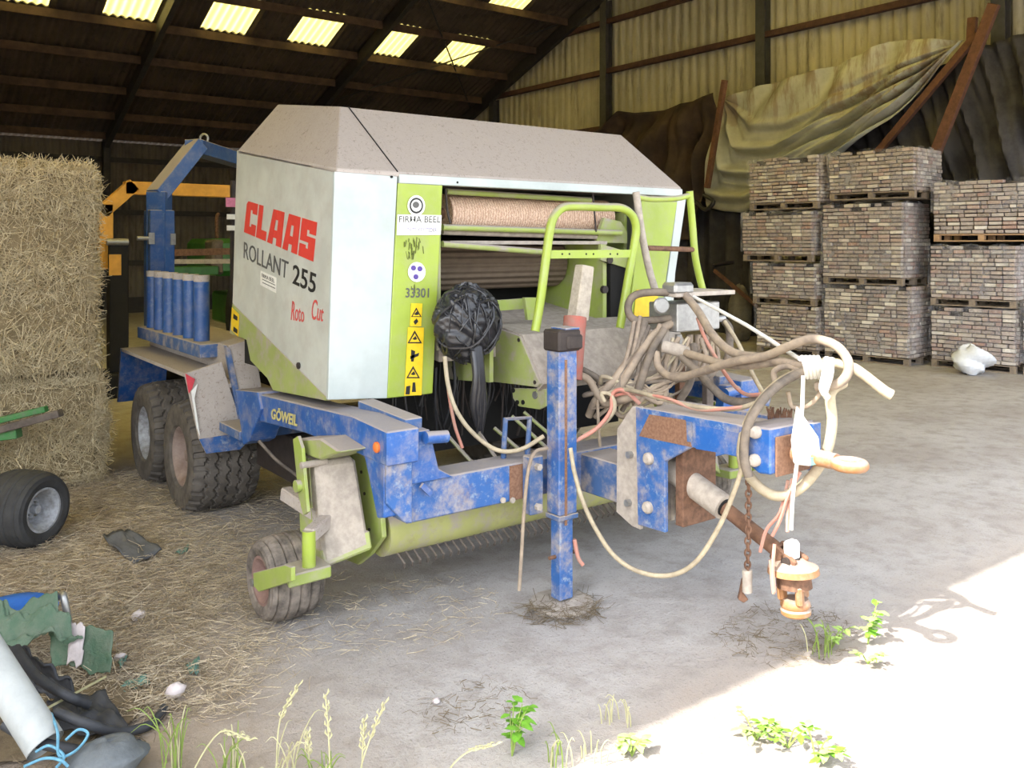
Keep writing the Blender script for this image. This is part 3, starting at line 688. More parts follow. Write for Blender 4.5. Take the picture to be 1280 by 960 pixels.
# --- body behind: chamber, inner walls, opening
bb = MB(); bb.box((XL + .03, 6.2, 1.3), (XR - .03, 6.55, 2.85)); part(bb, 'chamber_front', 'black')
bb = MB(); bb.tube([(2.8, 6.9, 2.0), (2 * MX - 2.8, 6.9, 2.0)], .92, 28); part(bb, 'bale_chamber', 'green_dusty', smooth=40)
bb = MB(); bb.box((3.06, YBF + .03, 1.5), (3.09, 6.2, 2.62)); part(bb, 'inner_wall', 'green_dusty')
bb = MB(); bb.box((4.92, YBF + .2, 1.25), (4.95, 6.2, 2.45)); part(bb, 'inner_wall', 'green')
bb = MB(); bb.box((4.62, 5.02, 1.6), (4.66, 5.75, 2.2)); part(bb, 'inner_wall', 'green', bevel=.004)
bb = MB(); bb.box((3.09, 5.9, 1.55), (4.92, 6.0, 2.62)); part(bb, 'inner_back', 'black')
bb = MB(); bb.box((3.09, 4.96, 2.60), (4.92, 5.9, 2.63)); part(bb, 'inner_roof', 'dusty_dark')
# rollers and bars across the opening
bb = MB(); bb.tube([(3.1, 5.62, 2.05), (4.6, 5.62, 2.05)], .2, 32); part(bb, 'feed_roller', 'belt', smooth=50)
for y0_, y1_, xa, xb, r, Y, mt in ((239, 250, 558, 738, .022, 5.1, 'green'), (284, 291, 553, 776, .022, 5.0, 'green'), (290, 296, 553, 745, .02, 5.06, 'dusty'), (305, 315, 553, 680, .022, 4.97, 'green_dusty')):
    bb = MB(); bb.tube([PY(xa, y0_, Y), PY(xb, y1_, Y)], r, 10); part(bb, 'cross_bar', mt, smooth=50)
a, c = PY(553, 300, 5.12), PY(748, 305, 5.12); bb = MB(); bb.box((a.x, 5.02, a.z - .03), (c.x, 5.5, a.z - .005)); part(bb, 'net_tray', 'dusty')
plateY('net_bracket', [(755, 272), (776, 277), (784, 290), (784, 304), (745, 303)], 5.05, .03, 'green_dusty')
plateY('plate', [(751, 305), (786, 315), (786, 336), (751, 325)], 4.98, .03, 'green_dusty')
bb = MB(); bb.box((4.68, 5.0, 1.55), (4.9, 5.2, 2.15)); part(bb, 'gearbox', 'black')
for p, r in (((763, 325), .03), ((757, 362), .03)):
    q_ = PY(*p, 4.97); bb = MB(); bb.cyl(q_, q_ + V((0, .03, 0)), r, 12); part(bb, 'bolt', 'grime')
bb = MB(); bb.tube([PY(557, 236, 4.96), PY(559, 262, 5.0), PY(563, 279, 4.98)], .008, 6, 3); part(bb, 'net_chain', 'grime')
bb = MB(); bb.tube([PY(741, 242, 4.97), PY(743, 265, 4.98), PY(745, 290, 4.98)], .008, 6, 3); part(bb, 'net_chain', 'grime')
# --- dusty floor under the rollers, steps and pickup housing
bb = MB(); bb.prism([(3.09, 5.9, 1.74), (3.09, 5.9, 1.55), (3.09, 4.95, 1.42), (3.09, 4.95, 1.6)], (1.83, 0, 0)); part(bb, 'feed_table', 'dusty')
plateY('feed_frame', [(614, 376), (656, 373), (656, 386), (618, 389)], 5.0, .03, 'green')
plateY('feed_frame', [(656, 372), (672, 372), (667, 400), (660, 400)], 4.9, .03, 'green')
# pickup housing: left cheek green, dusty top and front, round shoulder at right
xa, xb = 3.55, 5.05
prof = [PX(p[0], p[1], xa) for p in [(613, 477), (616, 408), (649, 420), (675, 480), (671, 484)]]
bb = MB(); bb.prism(prof, (.025, 0, 0)); chk = part(bb, 'housing_cheek', 'green_dusty', bevel=.004)
pf = [V((0, p.y, p.z)) for p in prof]
def sect(x): return [V((x, pf[1].y, pf[1].z)), V((x, pf[2].y, pf[2].z)), V((x, pf[3].y, pf[3].z)), V((x, pf[4].y + .02, pf[4].z - .02))]
bb = MB(); xs_ = [xa + .02, xa + .5, xa + 1.0, xb]
for i, x in enumerate(xs_):
    k = sect(x)
    bb.v += k
bb.f += [(i * 4 + j, i * 4 + j + 1, i * 4 + j + 5, i * 4 + j + 4) for i in range(3) for j in range(3)]
part(bb, 'pickup_housing', 'dusty', solid=.02)
for p in ((648, 425), (668, 478)):
    q_ = PX(*p, xa - .004); bb = MB(); bb.cyl(q_, q_ + V((.02, 0, 0)), .014, 10); part(bb, 'bolt', 'grime', chk)
brk = plateX('housing_bracket', [(640, 485), (682, 486), (682, 508), (674, 512), (648, 508), (641, 498)], 3.6, .015, 'green_dusty', chk, bevel=.003)
for p in ((646, 503), (653, 503), (668, 494), (641, 488)):
    q_ = PX(*p, 3.592); bb = MB(); bb.cyl(q_, q_ + V((.01, 0, 0)), .016 if p[0] < 660 else .026, 8); part(bb, 'bolt', 'steel' if p[0] > 660 else 'black', chk)
bb = MB(); bb.prism([PX(p[0], p[1], 3.35) for p in ((560, 440), (612, 420), (612, 478), (560, 474))], (.03, 0, 0)); part(bb, 'housing_plate', 'green_dusty')
# dark underside with hanging strands of net and film
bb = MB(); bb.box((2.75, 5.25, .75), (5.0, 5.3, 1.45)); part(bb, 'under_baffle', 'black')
for k in range(46):
    x = 2.75 + 1.5 * random.random(); y = 5.0 + .2 * random.random(); z = 1.36 + .1 * random.random(); l_ = random.uniform(.3, .6)
    bb = MB(); bb.tube([(x, y, z), (x + random.uniform(-.04, .04), y - .02, z - l_ * .5), (x + random.uniform(-.08, .08), y, z - l_)], random.uniform(.004, .012), 5, 3); part(bb, 'net_strand', 'film_black' if k % 3 else 'grime')
for p, q_ in (((560, 545), (605, 595)), ((597, 538), (625, 580)), ((640, 520), (700, 575)), ((618, 535), (670, 580)), ((655, 515), (720, 572))):
    bb = MB(); bb.tube([PY(p[0], p[1], 4.75), PY(q_[0], q_[1], 4.45)], .012, 6); part(bb, 'tine_rod', 'green_dusty')
# --- railings
def rail(name, pts, Y, r, mat, smooth=5): 
    bb = MB(); bb.tube([PY(p[0], p[1], p[2] if len(p) > 2 else Y) for p in pts], r, 12, smooth); return part(bb, name, mat, smooth=60)
hp = rail('guard_rail', [(669, 414), (676, 372), (683, 318), (687, 290), (692, 272), (703, 260), (720, 258), (750, 259), (776, 260), (790, 269), (795, 284), (793, 305), (784, 355), (775, 410)], 4.5, .03, 'green_clean')
bb = MB(); bb.bar(PY(686, 318, 4.5), PY(789, 317, 4.5), .012, .055); q_ = part(bb, 'rail_strip', 'green_clean', hp)
for x in (703, 712, 733, 742, 763, 772):
    p = PY(x, 317.5, 4.492); bb = MB(); bb.cyl(p, p + V((0, .004, 0)), .007, 8); part(bb, 'hole', 'black', hp)
lp = rail('ladder_rail', [(795, 240), (802, 290), (811, 335), (820, 366)], 4.55, .027, 'dusty')
rail('ladder_rail', [(862, 239), (866, 285), (869, 320), (874, 345), (880, 368)], 4.55, .027, 'green_clean')
rail('ladder_bar', [(795, 246), (815, 249), (845, 248), (863, 244)], 4.55, .022, 'green_clean')
rail('ladder_rung', [(809, 310), (868, 312)], 4.55, .02, 'rust', 0)
# grey wooden post standing in its red sleeve
p, q_ = PY(722, 400, 4.38), PY(731, 332, 4.38)
tag((lambda b_: b_.build('wooden_post', 'wood', bevel=.008))(MB().bar(p, q_, .115, .1, V((0, 1, 0)), .1, .09)), 'weathered grey wooden post stuck upright in the red sleeve', 'post')
bb = MB(); bb.tube([PY(713, 474, 4.30), PY(719, 396, 4.34)], .075, 16); part(bb, 'red_sleeve', 'redsleeve', smooth=50)
# black net and film bundle stuffed in the opening
rg = random.Random(4); bc = PY(584, 404, 4.72)
bn = thing('film_bundle', 'crumpled bundle of black net wrap hanging out of the baler opening', 'film bundle', bc - V((0, 0, .25)))
q = MB()
def fn(u, v):
    a = 2 * math.pi * u; e_ = math.pi * (v - .5); wob = 2.2 * math.sin(2 * a + 3 * e_)
    sw = 1.6 * math.sin(a + 1) + .8 * math.sin(3 * a + 2 * e_)
    d = 1 + .045 * math.sin(11 * e_ + 3 * sw) + .04 * math.sin(5 * a + 6 * e_ + sw) + .03 * abs(math.sin(14 * e_ - 4 * sw + 2 * a)) + .015 * math.sin(31 * e_ + 7 * sw)
    return bc + V((math.cos(e_) * math.cos(a) * .225 * d, math.cos(e_) * math.sin(a) * .16 * d, math.sin(e_) * .24 * d))
q.grid(fn, 150, 70); q.build('film_core', 'film_black', bn, smooth=60)
for k in range(60):
    a = rg.uniform(0, 6.28); tilt = rg.uniform(-.9, .9); r = .24; pts = []
    n1 = V((math.cos(a), math.sin(a) * .7, tilt)).normalized(); u_ = n1.orthogonal().normalized(); w_ = n1.cross(u_); st = rg.uniform(0, 6.28); ln_ = rg.uniform(1, 3); off = rg.uniform(-.14, .14)
    for j in range(9):
        t = st + ln_ * j / 8; d = (u_ * math.cos(t) + w_ * math.sin(t)) * math.sqrt(max(.01, r * r - off * off)) * (1 + .03 * math.sin(j * 2.1)) + n1 * off
        pts.append(bc + V((d.x * .97, d.y * .74, d.z * 1.02)))
    q = MB(); q.tube(pts, rg.uniform(.003, .010), 5, 2); q.build('film_strand', 'film_black', bn, smooth=60)
for k in range(6):
    x = rg.uniform(594, 606); q = MB(); q.tube([PY(x - 4, 430, 4.62), PY(x, 470, 4.56), PY(x + rg.uniform(-5, 3), 505, 4.58), PY(x + rg.uniform(-8, 2), rg.uniform(530, 546), 4.6)], [.03, .024, .026, .008], 7, 4); q.build('film_tail', 'film_black', bn, smooth=60)
# net roll lying in the tray
nr = thing('net_roll', 'shiny copper coloured roll of net wrap under the baler hood', 'net roll', PY(650, 290, 5.25))
a, c = PY(553, 263, 5.25), PY(754, 276, 5.25); c.z = a.z = (a.z + c.z) / 2
q = MB(); q.tube([a, c], .14, 36); q.build('net_wrap', 'net', nr, smooth=50)
q = MB(); q.tube([a - V((.05, 0, 0)), c + V((.05, 0, 0))], .04, 16); q.build('core_tube', 'rust', nr, smooth=50)

# ------------------------------------------------------------------ trailer frame
def both(fn):                                            # build a part for both sides
    for mir in (None, MX): fn(mir)
def frame_side(mir):
    XB = 2.28
    bb = MB(); top_ = [(322, 492), (380, 506), (440, 520), (484, 540)]; bot_ = [(325, 527), (380, 541), (440, 564), (484, 584)]
    T_ = [PX(q[0], q[1], XB) for q in top_]; B_ = [PX(q[0], q[1], XB) for q in bot_]; w_ = V((.2, 0, 0)); vs_ = []
    for t_, b_ in zip(T_, B_): vs_ += [t_, t_ + w_, b_ + w_, b_]
    bb.add(vs_, [(0, 1, 2, 3), (12, 13, 14, 15)] + [(k * 4 + a, k * 4 + (a + 1) % 4, k * 4 + 4 + (a + 1) % 4, k * 4 + 4 + a) for k in range(3) for a in range(4)]); bm1 = part(bb, 'side_beam', 'blue', bevel=.008, mirror=mir)
    lo = [PX(464, 580, XB), PX(483, 583, XB), PX(483, 545, XB), V((XB, 4.24, 1.17)), V((XB + .005, 4.24, .72)), V((XB + .1, 4.24, .672)), PX(476, 632, XB)]
    bb = MB(); bb.prism([V((XB + .006, 4.46, 1.03)), V((XB + .006, 4.22, 1.03)), V((XB + .006, 4.22, .72)), V((XB + .006, 4.30, .70))], (.17, 0, 0)); part(bb, 'corner_gusset', 'blue', bevel=.006, mirror=mir)
    bb = MB(); bb.prism([V((2.29, 4.2, 1.185)), V((2.45, 4.2, 1.17)), V((2.45, 4.2, .665)), V((2.40, 4.2, .68)), V((2.29, 4.2, .80))], (0, .1, 0)); part(bb, 'corner_plate', 'blue_worn', bevel=.005, mirror=mir)
    bb = MB(); bb.prism([V((2.45, 4.23, 1.16)), V((2.58, 4.23, 1.16)), V((2.64, 4.23, .93)), V((2.74, 4.23, .87)), V((2.45, 4.23, .87))], (0, .08, 0)); part(bb, 'corner_gusset', 'blue', bevel=.005, mirror=mir)
    bb = MB(); bb.bar((2.52, 4.3, 1.17), (2.50, 4.85, 1.2), .11, .1); part(bb, 'lock_arm', 'blue_dusty', bevel=.006, mirror=mir)
    bb = MB(); bb.cyl((2.52, 4.18, 1.13), (2.66, 4.18, 1.12), .035, 14); part(bb, 'lock_pin', 'blue', smooth=50, mirror=mir)
    bb = MB(); bb.bar((2.52, 4.22, .86), (2.58, 4.22, .80), .02, .03); part(bb, 'handle', 'blue', mirror=mir)
    bb = MB(); p = PX(472, 559, XB); bb.lathe(p, (-1, 0, 0), [(-.005, .03), (.012, .03), (.02, .02), (.022, 0)], 16); part(bb, 'marker_lamp', 'orange', bm1, smooth=50, mirror=mir)
    # cross bracket to fender, seat plate, arm
    bb = MB(); bb.prism([PX(p[0], p[1], 2.26) for p in [(294, 487), (322, 490), (326, 512), (311, 552), (304, 556)]], (.2, 0, 0)); part(bb, 'beam_bracket', 'blue', bevel=.005, mirror=mir)
    bb = MB(); bb.box((2.25, 6.35, .76), (2.75, 6.8, .83)); part(bb, 'axle_step', 'blue_dusty', bevel=.005, mirror=mir)
    bb = MB(); bb.box((2.62, 6.0, .40), (2.95, 7.0, .75)); part(bb, 'axle_box', 'grime', bevel=.01, mirror=mir)
    bb = MB(); bb.box((2.55, 5.95, .36), (3.0, 6.15, .42)); part(bb, 'axle_plate', 'blue', bevel=.005, mirror=mir)
    bb = MB(); bb.tube([(2.3, 6.1, .80), (2.4, 6.0, .66), (2.55, 5.95, .52), (2.6, 6.1, .4)], .012, 6, 4); part(bb, 'brake_line', 'hose_dark', mirror=mir)
    # fender: top plate, front plate, inner slope
    XF, XI = 2.1, 2.6
    bb = MB(); bb.prism([V((XF, 9.25, 1.17)), V((XF, 7.12, 1.17)), V((XF, 6.88, 1.1)), V((XF, 6.88, 1.07)), V((XF, 7.1, 1.14)), V((XF, 9.25, 1.14))], (.42, 0, 0)); fd = part(bb, 'fender', 'hood', mirror=mir)
    bb = MB(); bb.prism([V((2.1, 9.3, 1.17)), V((2.1, 9.26, 1.17)), V((2.1, 9.4, .62)), V((2.1, 9.44, .62))], (.45, 0, 0)); part(bb, 'fender_back', 'blue', fd, mirror=mir)
    bb = MB(); bb.prism([PY(p[0], p[1], 6.86) for p in [(231, 467), (277, 452), (309, 553), (300, 562), (258, 567), (249, 548)]], (0, .03, 0)); fpl = part(bb, 'fender_front', 'hood', fd, bevel=.004, mirror=mir)
    bb = MB(); bb.prism([PY(p[0], p[1], 6.85) for p in [(249, 549), (300, 541), (309, 553), (300, 562), (258, 567)]], (0, .004, 0)); part(bb, 'fender_edge', 'blue_worn', fd, mirror=mir)
    bb = MB(); bb.prism([PY(p[0], p[1], 6.84) for p in [(282, 432), (288, 436), (311, 550), (304, 556)]], (0, .05, 0)); part(bb, 'fender_rib', 'blue_dusty', fd, mirror=mir)
    bb = MB(); bb.prism([PY(p[0], p[1], 6.842) for p in [(232, 467), (244, 474), (240, 486), (236, 492)]], (0, .006, 0)); part(bb, 'reflector', 'red', fd, mirror=mir)
    bb = MB(); bb.prism([PY(p[0], p[1], 6.842) for p in [(239, 489), (247, 480), (243, 498), (250, 545), (246, 535)]], (0, .006, 0)); part(bb, 'reflector', 'sticker', fd, mirror=mir)
    bb = MB(); bb.prism([PY(p[0], p[1], 6.85) for p in [(285, 432), (309, 425), (322, 452), (328, 490), (294, 492)]], (0, .25, 0)); part(bb, 'fender_slope', 'hood', fd, bevel=.005, mirror=mir)
    bb = MB(); bb.prism([V((2.40, 9.4, 1.17)), V((2.40, 6.9, 1.17)), V((2.40, 7.1, 1.36)), V((2.40, 9.4, 1.36))], (.5, 0, 0)); part(bb, 'deck', 'hood', fd, bevel=.006, mirror=mir)
    # tube tray
    bb = MB(); bb.bar((2.34, 9.3, 1.32), (2.34, 7.3, 1.32), .16, .115); ty = part(bb, 'tube_tray', 'blue_dusty', bevel=.006, mirror=mir)
    for x in (192, 201.5, 213, 225.5, 238.5, 252):
        p = PX(x, 405, 2.36); p.z = 1.36; bb = MB(); bb.cyl(p, p + V((0, 0, .52)), .066, 18); tb = part(bb, 'holder_tube', 'blue_dark', ty, smooth=50, mirror=mir)
        bb = MB(); bb.cyl(p + V((0, 0, .52)), p + V((0, 0, .575)), .067, 18); part(bb, 'tube_end', 'hood', ty, smooth=50, mirror=mir)
    # longitudinal chassis
    bb = MB(); bb.box((2.85, 6.2, .72), (3.0, 10.2, .92)); part(bb, 'chassis_rail', 'blue_dusty', bevel=.006, mirror=mir)
both(frame_side)
bb = MB(); bb.box((2.75, 8.9, .5), (2 * MX - 2.75, 10.3, 1.1)); part(bb, 'floor_blocker', 'black', bevel=.03)  # black box added to block the lit floor seen under the trailer
lettering('maker_lettering', 'GÖWEIL', 'goldtext', base, PX(339.5, 523.5, 2.278), PX(372, 533, 2.278) - PX(339.5, 523.5, 2.278), PX(340.5, 507.5, 2.278) - PX(339.5, 523.5, 2.278), (-1, 0, 0), off=.003, thick=.002, bold=.03)
# front cross beam
bb = MB(); bb.box((2.44, 4.25, .65), (2 * MX - 2.44, 4.47, .875)); cb = part(bb, 'cross_beam', 'blue_worn', bevel=.008)
a, c = PY(637, 590, 4.247), PY(664, 625, 4.247); bb = MB(); bb.box((a.x, 4.244, .655), (c.x, 4.25, .865)); part(bb, 'rust_patch', 'rust_plate', cb)
for x in (.0, .24):
    bb = MB(); p = PY(640 if x else 628, 625, 4.246); bb.cyl(p, p + V((0, -.012, 0)), .018, 8); part(bb, 'bolt', 'dusty', cb)
bb = MB(); bb.tube([PY(629, 573, 4.4), PY(632, 524, 4.4), PY(662, 522, 4.4), PY(659, 570, 4.4)], .018, 8, 0); part(bb, 'beam_loop', 'blue_dusty', cb)
# gantry arm over the back, turned along the view into the barn
g0 = V((2.42, 8.75, 1.1)); gd = V((SN, CS, 0)).normalized(); gs = V((gd.y, -gd.x, 0))
def PG(x, y):                                            # point in the gantry's own upright plane
    return PV(x, y, g0, (gs + gd * .35).normalized())
A0 = V((2.33, 8.55, 0))
a_, b_, c_, d_ = PY(199, 345, 9.75), PY(199, 240, 9.75), PY(244, 184, 9.9), PY(244, 184, 9.9)
a_.z = 1.3
top2 = c_ + gd * 2.6; b2 = top2 + gd * .45 + V((0, 0, -.45)); a2 = V((b2.x, b2.y, 1.0))
def seg(p, q, name, wd=.2, ht=.16, mat='blue_dark', ex=0):
    d = (q - p).normalized(); bb = MB(); bb.bar(p - d * ex, q + d * ex, wd, ht, V((0, 0, 1)) if abs(d.z) < .95 else gd); return part(bb, name, mat, bevel=.006)
seg(a_, b_, 'gantry_post', .2, .2); seg(b_, c_, 'gantry_arm', .2, .16, 'blue_dark', .05); seg(c_, top2, 'gantry_beam', .2, .16, 'blue_dark', .05)
seg(top2, b2, 'gantry_arm', .2, .16, 'blue_dark', .05); seg(b2, a2, 'gantry_post', .2, .2)
bb = MB(); p = PY(199, 300, 9.75); bb.box((p.x - .125, p.y - .125, 1.3), (p.x + .125, p.y + .125, PY(199, 263, 9.75).z)); part(bb, 'gantry_sleeve', 'blue_dark', bevel=.006)
p = PY(189, 298, 9.6); bb = MB(); bb.box(p - V((.03, .02, .06)), p + V((.03, .03, .06))); part(bb, 'gantry_bracket', 'steel')
bb = MB(); bb.cyl(p - V((.14, 0, 0)), p, .022, 10); part(bb, 'gantry_knob', 'steel', smooth=50)
bb = MB(); p = PY(216, 299, 9.62); bb.box(p - V((.025, .02, .06)), p + V((.025, .02, .06))); part(bb, 'gantry_bracket', 'steel')
p = c_ + gd * .28 + V((0, 0, .13)); bb = MB(); bb.tube([p + V((gs.x * .045 * math.cos(t), gs.y * .045 * math.cos(t), .05 * math.sin(t))) for t in np.linspace(-.9, 4.04, 14)], .013, 6); part(bb, 'lifting_eye', 'steel')
# --- wheels
def tyre_mesh(Rr, Wd, rim, zig, mat, N=26, grooves=3.0, gd_=.022, na=312, nw=41):
    vs, fs = [], []
    prof = [(-Wd * .42, rim), (-Wd * .48, rim + .02), (-Wd * .5, (rim + Rr) / 2), (-Wd * .485, Rr - .05)]
    prof2 = [(-h, r) for h, r in prof[::-1]]
    for i in range(na):
        a = i / na; tri_ = abs(((a * N * (1 if zig else 0)) % 1) - .5) * 4 - 1; row = [(h, r) for h, r in prof]
        for j in range(nw):
            w_ = -1 + 2 * j / (nw - 1); r = Rr - .035 * abs(w_) ** 3.5
            if zig:
                g = abs((((w_ + tri_ * .06) * grooves) % 1) - .5)
                cut = g > .40 and abs(w_) < .82
                if abs(w_) >= .70: cut = cut or (((a * N) % 1) < .34)
            else:
                g = abs(((w_ * grooves) % 1) - .5); cut = g > .40 and abs(w_) < .85
            row.append((w_ * Wd * .475, r - (gd_ if cut else 0)))
        row += prof2
        for h, r in row: vs.append((h, r * math.cos(2 * math.pi * a), r * math.sin(2 * math.pi * a)))
    m_ = len(row)
    idx = np.arange(na)[:, None] * m_ + np.arange(m_ - 1)[None]; nx = ((np.arange(na) + 1) % na)[:, None] * m_ + np.arange(m_ - 1)[None]
    fs = np.stack([idx, idx + 1, nx + 1, nx], -1).reshape(-1, 4)
    me = bpy.data.meshes.new('tyre'); me.from_pydata(vs, [], fs.tolist()); me.materials.append(M[mat]); return me
def wheel(me, c, parent, Rr, Wd, rim, rmat, side=-1, nuts=8, dish=.1, yaw=0):
    o = bpy.data.objects.new('tyre', me); COL.objects.link(o); place(o, c, parent); o.rotation_euler = (0, 0, yaw)
    ax = V((side, 0, 0)); c = V((0, 0, 0)); e_ = Wd * .42
    def sub(bb, name, mat, sm=None): q = bb.build(name, mat, smooth=sm); q.parent = o
    bb = MB(); bb.lathe(c, ax, [(-e_, rim + .005), (-e_ + .02, rim - .02), (e_ - dish * 1.3, rim - .035), (e_ - .02, rim - .02), (e_ + .012, rim + .012), (e_ + .012, rim - .004), (e_ - .02, rim - .035), (e_ - dish, rim - .06), (e_ - dish - .01, rim * .5), (e_ - dish + .02, rim * .42), (e_ - dish + .02, 0)], 36)
    sub(bb, 'rim', rmat, 35)
    bb = MB(); bb.cyl(c + ax * (e_ - dish), c + ax * (e_ - dish + .07), rim * .2, 14); sub(bb, 'hub', rmat, 40)
    for k in range(nuts):
        t = 2 * math.pi * k / nuts; p = c + ax * (e_ - dish + .01) + V((0, math.cos(t), math.sin(t))) * rim * .34
        bb = MB(); bb.cyl(p, p + ax * .03, rim * .05, 6); sub(bb, 'wheel_nut', 'steel')
    return o
big = tyre_mesh(.465, .56, .235, True, 'rubber')
for y in (7.43, 8.55):
    wheel(big, (2.39, y, .455), base, .465, .56, .235, 'rim' if y < 8 else 'rim_light', -1)
    wheel(big, (2 * MX - 2.39, y, .455), base, .465, .56, .235, 'rim', 1)
    bb = MB(); bb.cyl((2.45, y, .455), (2 * MX - 2.45, y, .455), .055, 14); part(bb, 'axle', 'grime', smooth=50)
# ------------------------------------------------------------------ pickup under the cross beam
pc = V((0, 4.72, .48))
bb = MB(); bb.tube([(2.52, pc.y, pc.z), (2 * MX - 2.52, pc.y, pc.z)], .155, 30); pr = part(bb, 'pickup_roller', 'roller', smooth=50)
for k in range(46):
    x = 2.6 + 2.5 * k / 45; bb = MB(); bb.tube([(x, 4.66, .36), (x + .03, 4.6, .29), (x + .05, 4.64, .25)], .007, 5); part(bb, 'tine', 'dusty_dark', pr)
def pickup_side(mir):
    bb = MB(); bb.prism([PX(p[0], p[1], 2.46) for p in [(430, 560), (447, 562), (463, 580), (473, 612), (477, 655), (478, 672), (463, 693), (447, 706), (432, 700), (440, 640)]], (.03, 0, 0)); ep = part(bb, 'pickup_end_plate', 'green', bevel=.004, mirror=mir)
    for p in ((437, 572), (452, 590), (456, 617), (449, 640), (462, 662), (442, 612)):
        q_ = PX(*p, 2.458); bb = MB(); bb.cyl(q_, q_ + V((-.006, 0, 0)), .01, 8); part(bb, 'bolt', 'grime', ep, mirror=mir)
    # drive housing: wedge with dusty front and green back flange
    f0 = [PX(p[0], p[1], 2.14) for p in [(393, 560), (378, 640), (415, 702), (418, 690)]]
    bb = MB(); zt, zb = 1.0, .34
    bb.add([V((2.14, 5.02, .98)), V((2.14, 4.78, .92)), V((2.14, 4.66, .36)), V((2.14, 4.95, .30)), V((2.36, 5.0, 1.0)), V((2.36, 4.7, .94)), V((2.36, 4.52, .47)), V((2.36, 4.8, .32))],
           [(0, 1, 2, 3), (7, 6, 5, 4), (0, 4, 5, 1), (1, 5, 6, 2), (2, 6, 7, 3), (3, 7, 4, 0)]); dh = part(bb, 'drive_housing', 'dusty', bevel=.02, mirror=mir)
    bb = MB(); bb.add([V((2.135, 4.70, .45)), V((2.135, 4.655, .355)), V((2.135, 4.95, .295)), V((2.135, 4.97, .42)), V((2.37, 4.545, .56)), V((2.37, 4.51, .46)), V((2.37, 4.81, .31)), V((2.37, 4.83, .43))], [(0, 1, 2, 3), (7, 6, 5, 4), (0, 4, 5, 1), (1, 5, 6, 2), (2, 6, 7, 3), (3, 7, 4, 0)]); part(bb, 'housing_shoe', 'green_dusty', dh, bevel=.01, mirror=mir)
    bb = MB(); bb.add([V((2.132, 5.03, .98)), V((2.132, 4.86, .94)), V((2.132, 4.78, .4)), V((2.132, 4.96, .31)), V((2.15, 5.03, .98)), V((2.15, 4.86, .94)), V((2.15, 4.78, .4)), V((2.15, 4.96, .31))], [(0, 1, 2, 3), (7, 6, 5, 4), (0, 4, 5, 1), (1, 5, 6, 2), (2, 6, 7, 3), (3, 7, 4, 0)]); part(bb, 'housing_side', 'green_dusty', dh, mirror=mir)
    bb = MB(); bb.prism([PX(p[0], p[1], 2.06) for p in [(366, 549), (372, 545), (377, 560), (384, 640), (379, 644), (373, 620)]], (.02, 0, 0)); part(bb, 'adjuster_plate', 'green', bevel=.002, mirror=mir)
    bb = MB(); bb.prism([PX(p[0], p[1], 2.12) for p in [(366, 549), (400, 548), (425, 565), (400, 575), (384, 570)]], (.2, 0, 0)); part(bb, 'drive_cover', 'green_dusty', bevel=.01, mirror=mir)
    p = PX(376, 582, 2.05); bb = MB(); bb.cyl(p, p + V((.16, 0, .0)), .02, 12); part(bb, 'adjuster_pin', 'dusty', smooth=50, mirror=mir)
    p = PX(369, 608, 2.03); bb = MB(); bb.cyl(p, p + V((.03, 0, 0)), .035, 12); part(bb, 'adjuster_knob', 'green', smooth=50, mirror=mir)
    # castor arm: bent bar, pivot, fork
    c_ = V((2.0, 5.02, .245))
    k1, k2, k3 = PY(356, 616, 5.15), PY(409, 650, 4.72), V((2.03, 4.62, .57))
    bb = MB(); bb.bar(k1, k2, .07, .08); bb.bar(k2, k3 + V((0, 0, 0)), .07, .08); ca = part(bb, 'castor_arm', 'hood', bevel=.008, mirror=mir)
    pv = V((2.03, 4.62, 0)); bb = MB(); bb.cyl(V((pv.x, pv.y, .39)), V((pv.x, pv.y, .60)), .038, 16); part(bb, 'castor_pivot', 'green_clean', smooth=50, mirror=mir)
    bb = MB(); bb.prism([V((1.88, 4.545, .40)), V((1.93, 4.74, .40)), V((2.15, 4.76, .40)), V((2.14, 4.56, .40))], (0, 0, -.07)); part(bb, 'castor_fork', 'green', bevel=.008, mirror=mir)
    bb = MB(); bb.prism([PX(p[0], p[1], 1.835) for p in [(316, 716), (356, 706), (364, 709), (364, 727), (323, 740), (317, 733)]], (.025, 0, 0)); part(bb, 'fork_blade', 'green', bevel=.004, mirror=mir)
    bb = MB(); bb.cyl((1.83, 4.97, .245), (2.1, 4.97, .245), .022, 12); part(bb, 'castor_axle', 'steel', smooth=50, mirror=mir)
both(pickup_side)
small = tyre_mesh(.245, .33, .13, False, 'rubber_dusty', grooves=2.5, gd_=.012, na=120, nw=31)
wheel(small, (2.035, 4.97, .243), base, .245, .33, .13, 'rim_red', -1, 5, .05)
wheel(small, (2 * MX - 2.035, 4.97, .243), base, .245, .33, .13, 'rim_red', 1, 5, .05)
# ------------------------------------------------------------------ parking jack
JX, JY = 3.46, 4.13
bb = MB(); bb.box((JX - .072, JY - .062, .56), (JX + .072, JY + .062, 1.58)); jk = part(bb, 'jack_tube', 'blue_worn', bevel=.008)
bb = MB(); bb.box((JX - .052, JY - .046, .04), (JX + .052, JY + .046, .58)); part(bb, 'jack_leg', 'blue_worn', bevel=.006)
bb = MB(); bb.box((JX - .077, JY - .067, .53), (JX + .077, JY + .067, .56)); part(bb, 'jack_collar', 'blue_dusty', bevel=.004)
bb = MB(); bb.box((JX - .088, JY - .08, 1.55), (JX + .09, JY + .08, 1.68)); bb.box((JX - .03, JY - .095, 1.56), (JX + .095, JY + .06, 1.65)); part(bb, 'jack_head', 'grime', jk, bevel=.012)
bb = MB(); bb.box((JX - .03, JY - .07, 1.68), (JX + .085, JY + .07, 1.692)); part(bb, 'jack_cap', 'blue_worn', jk, bevel=.003)
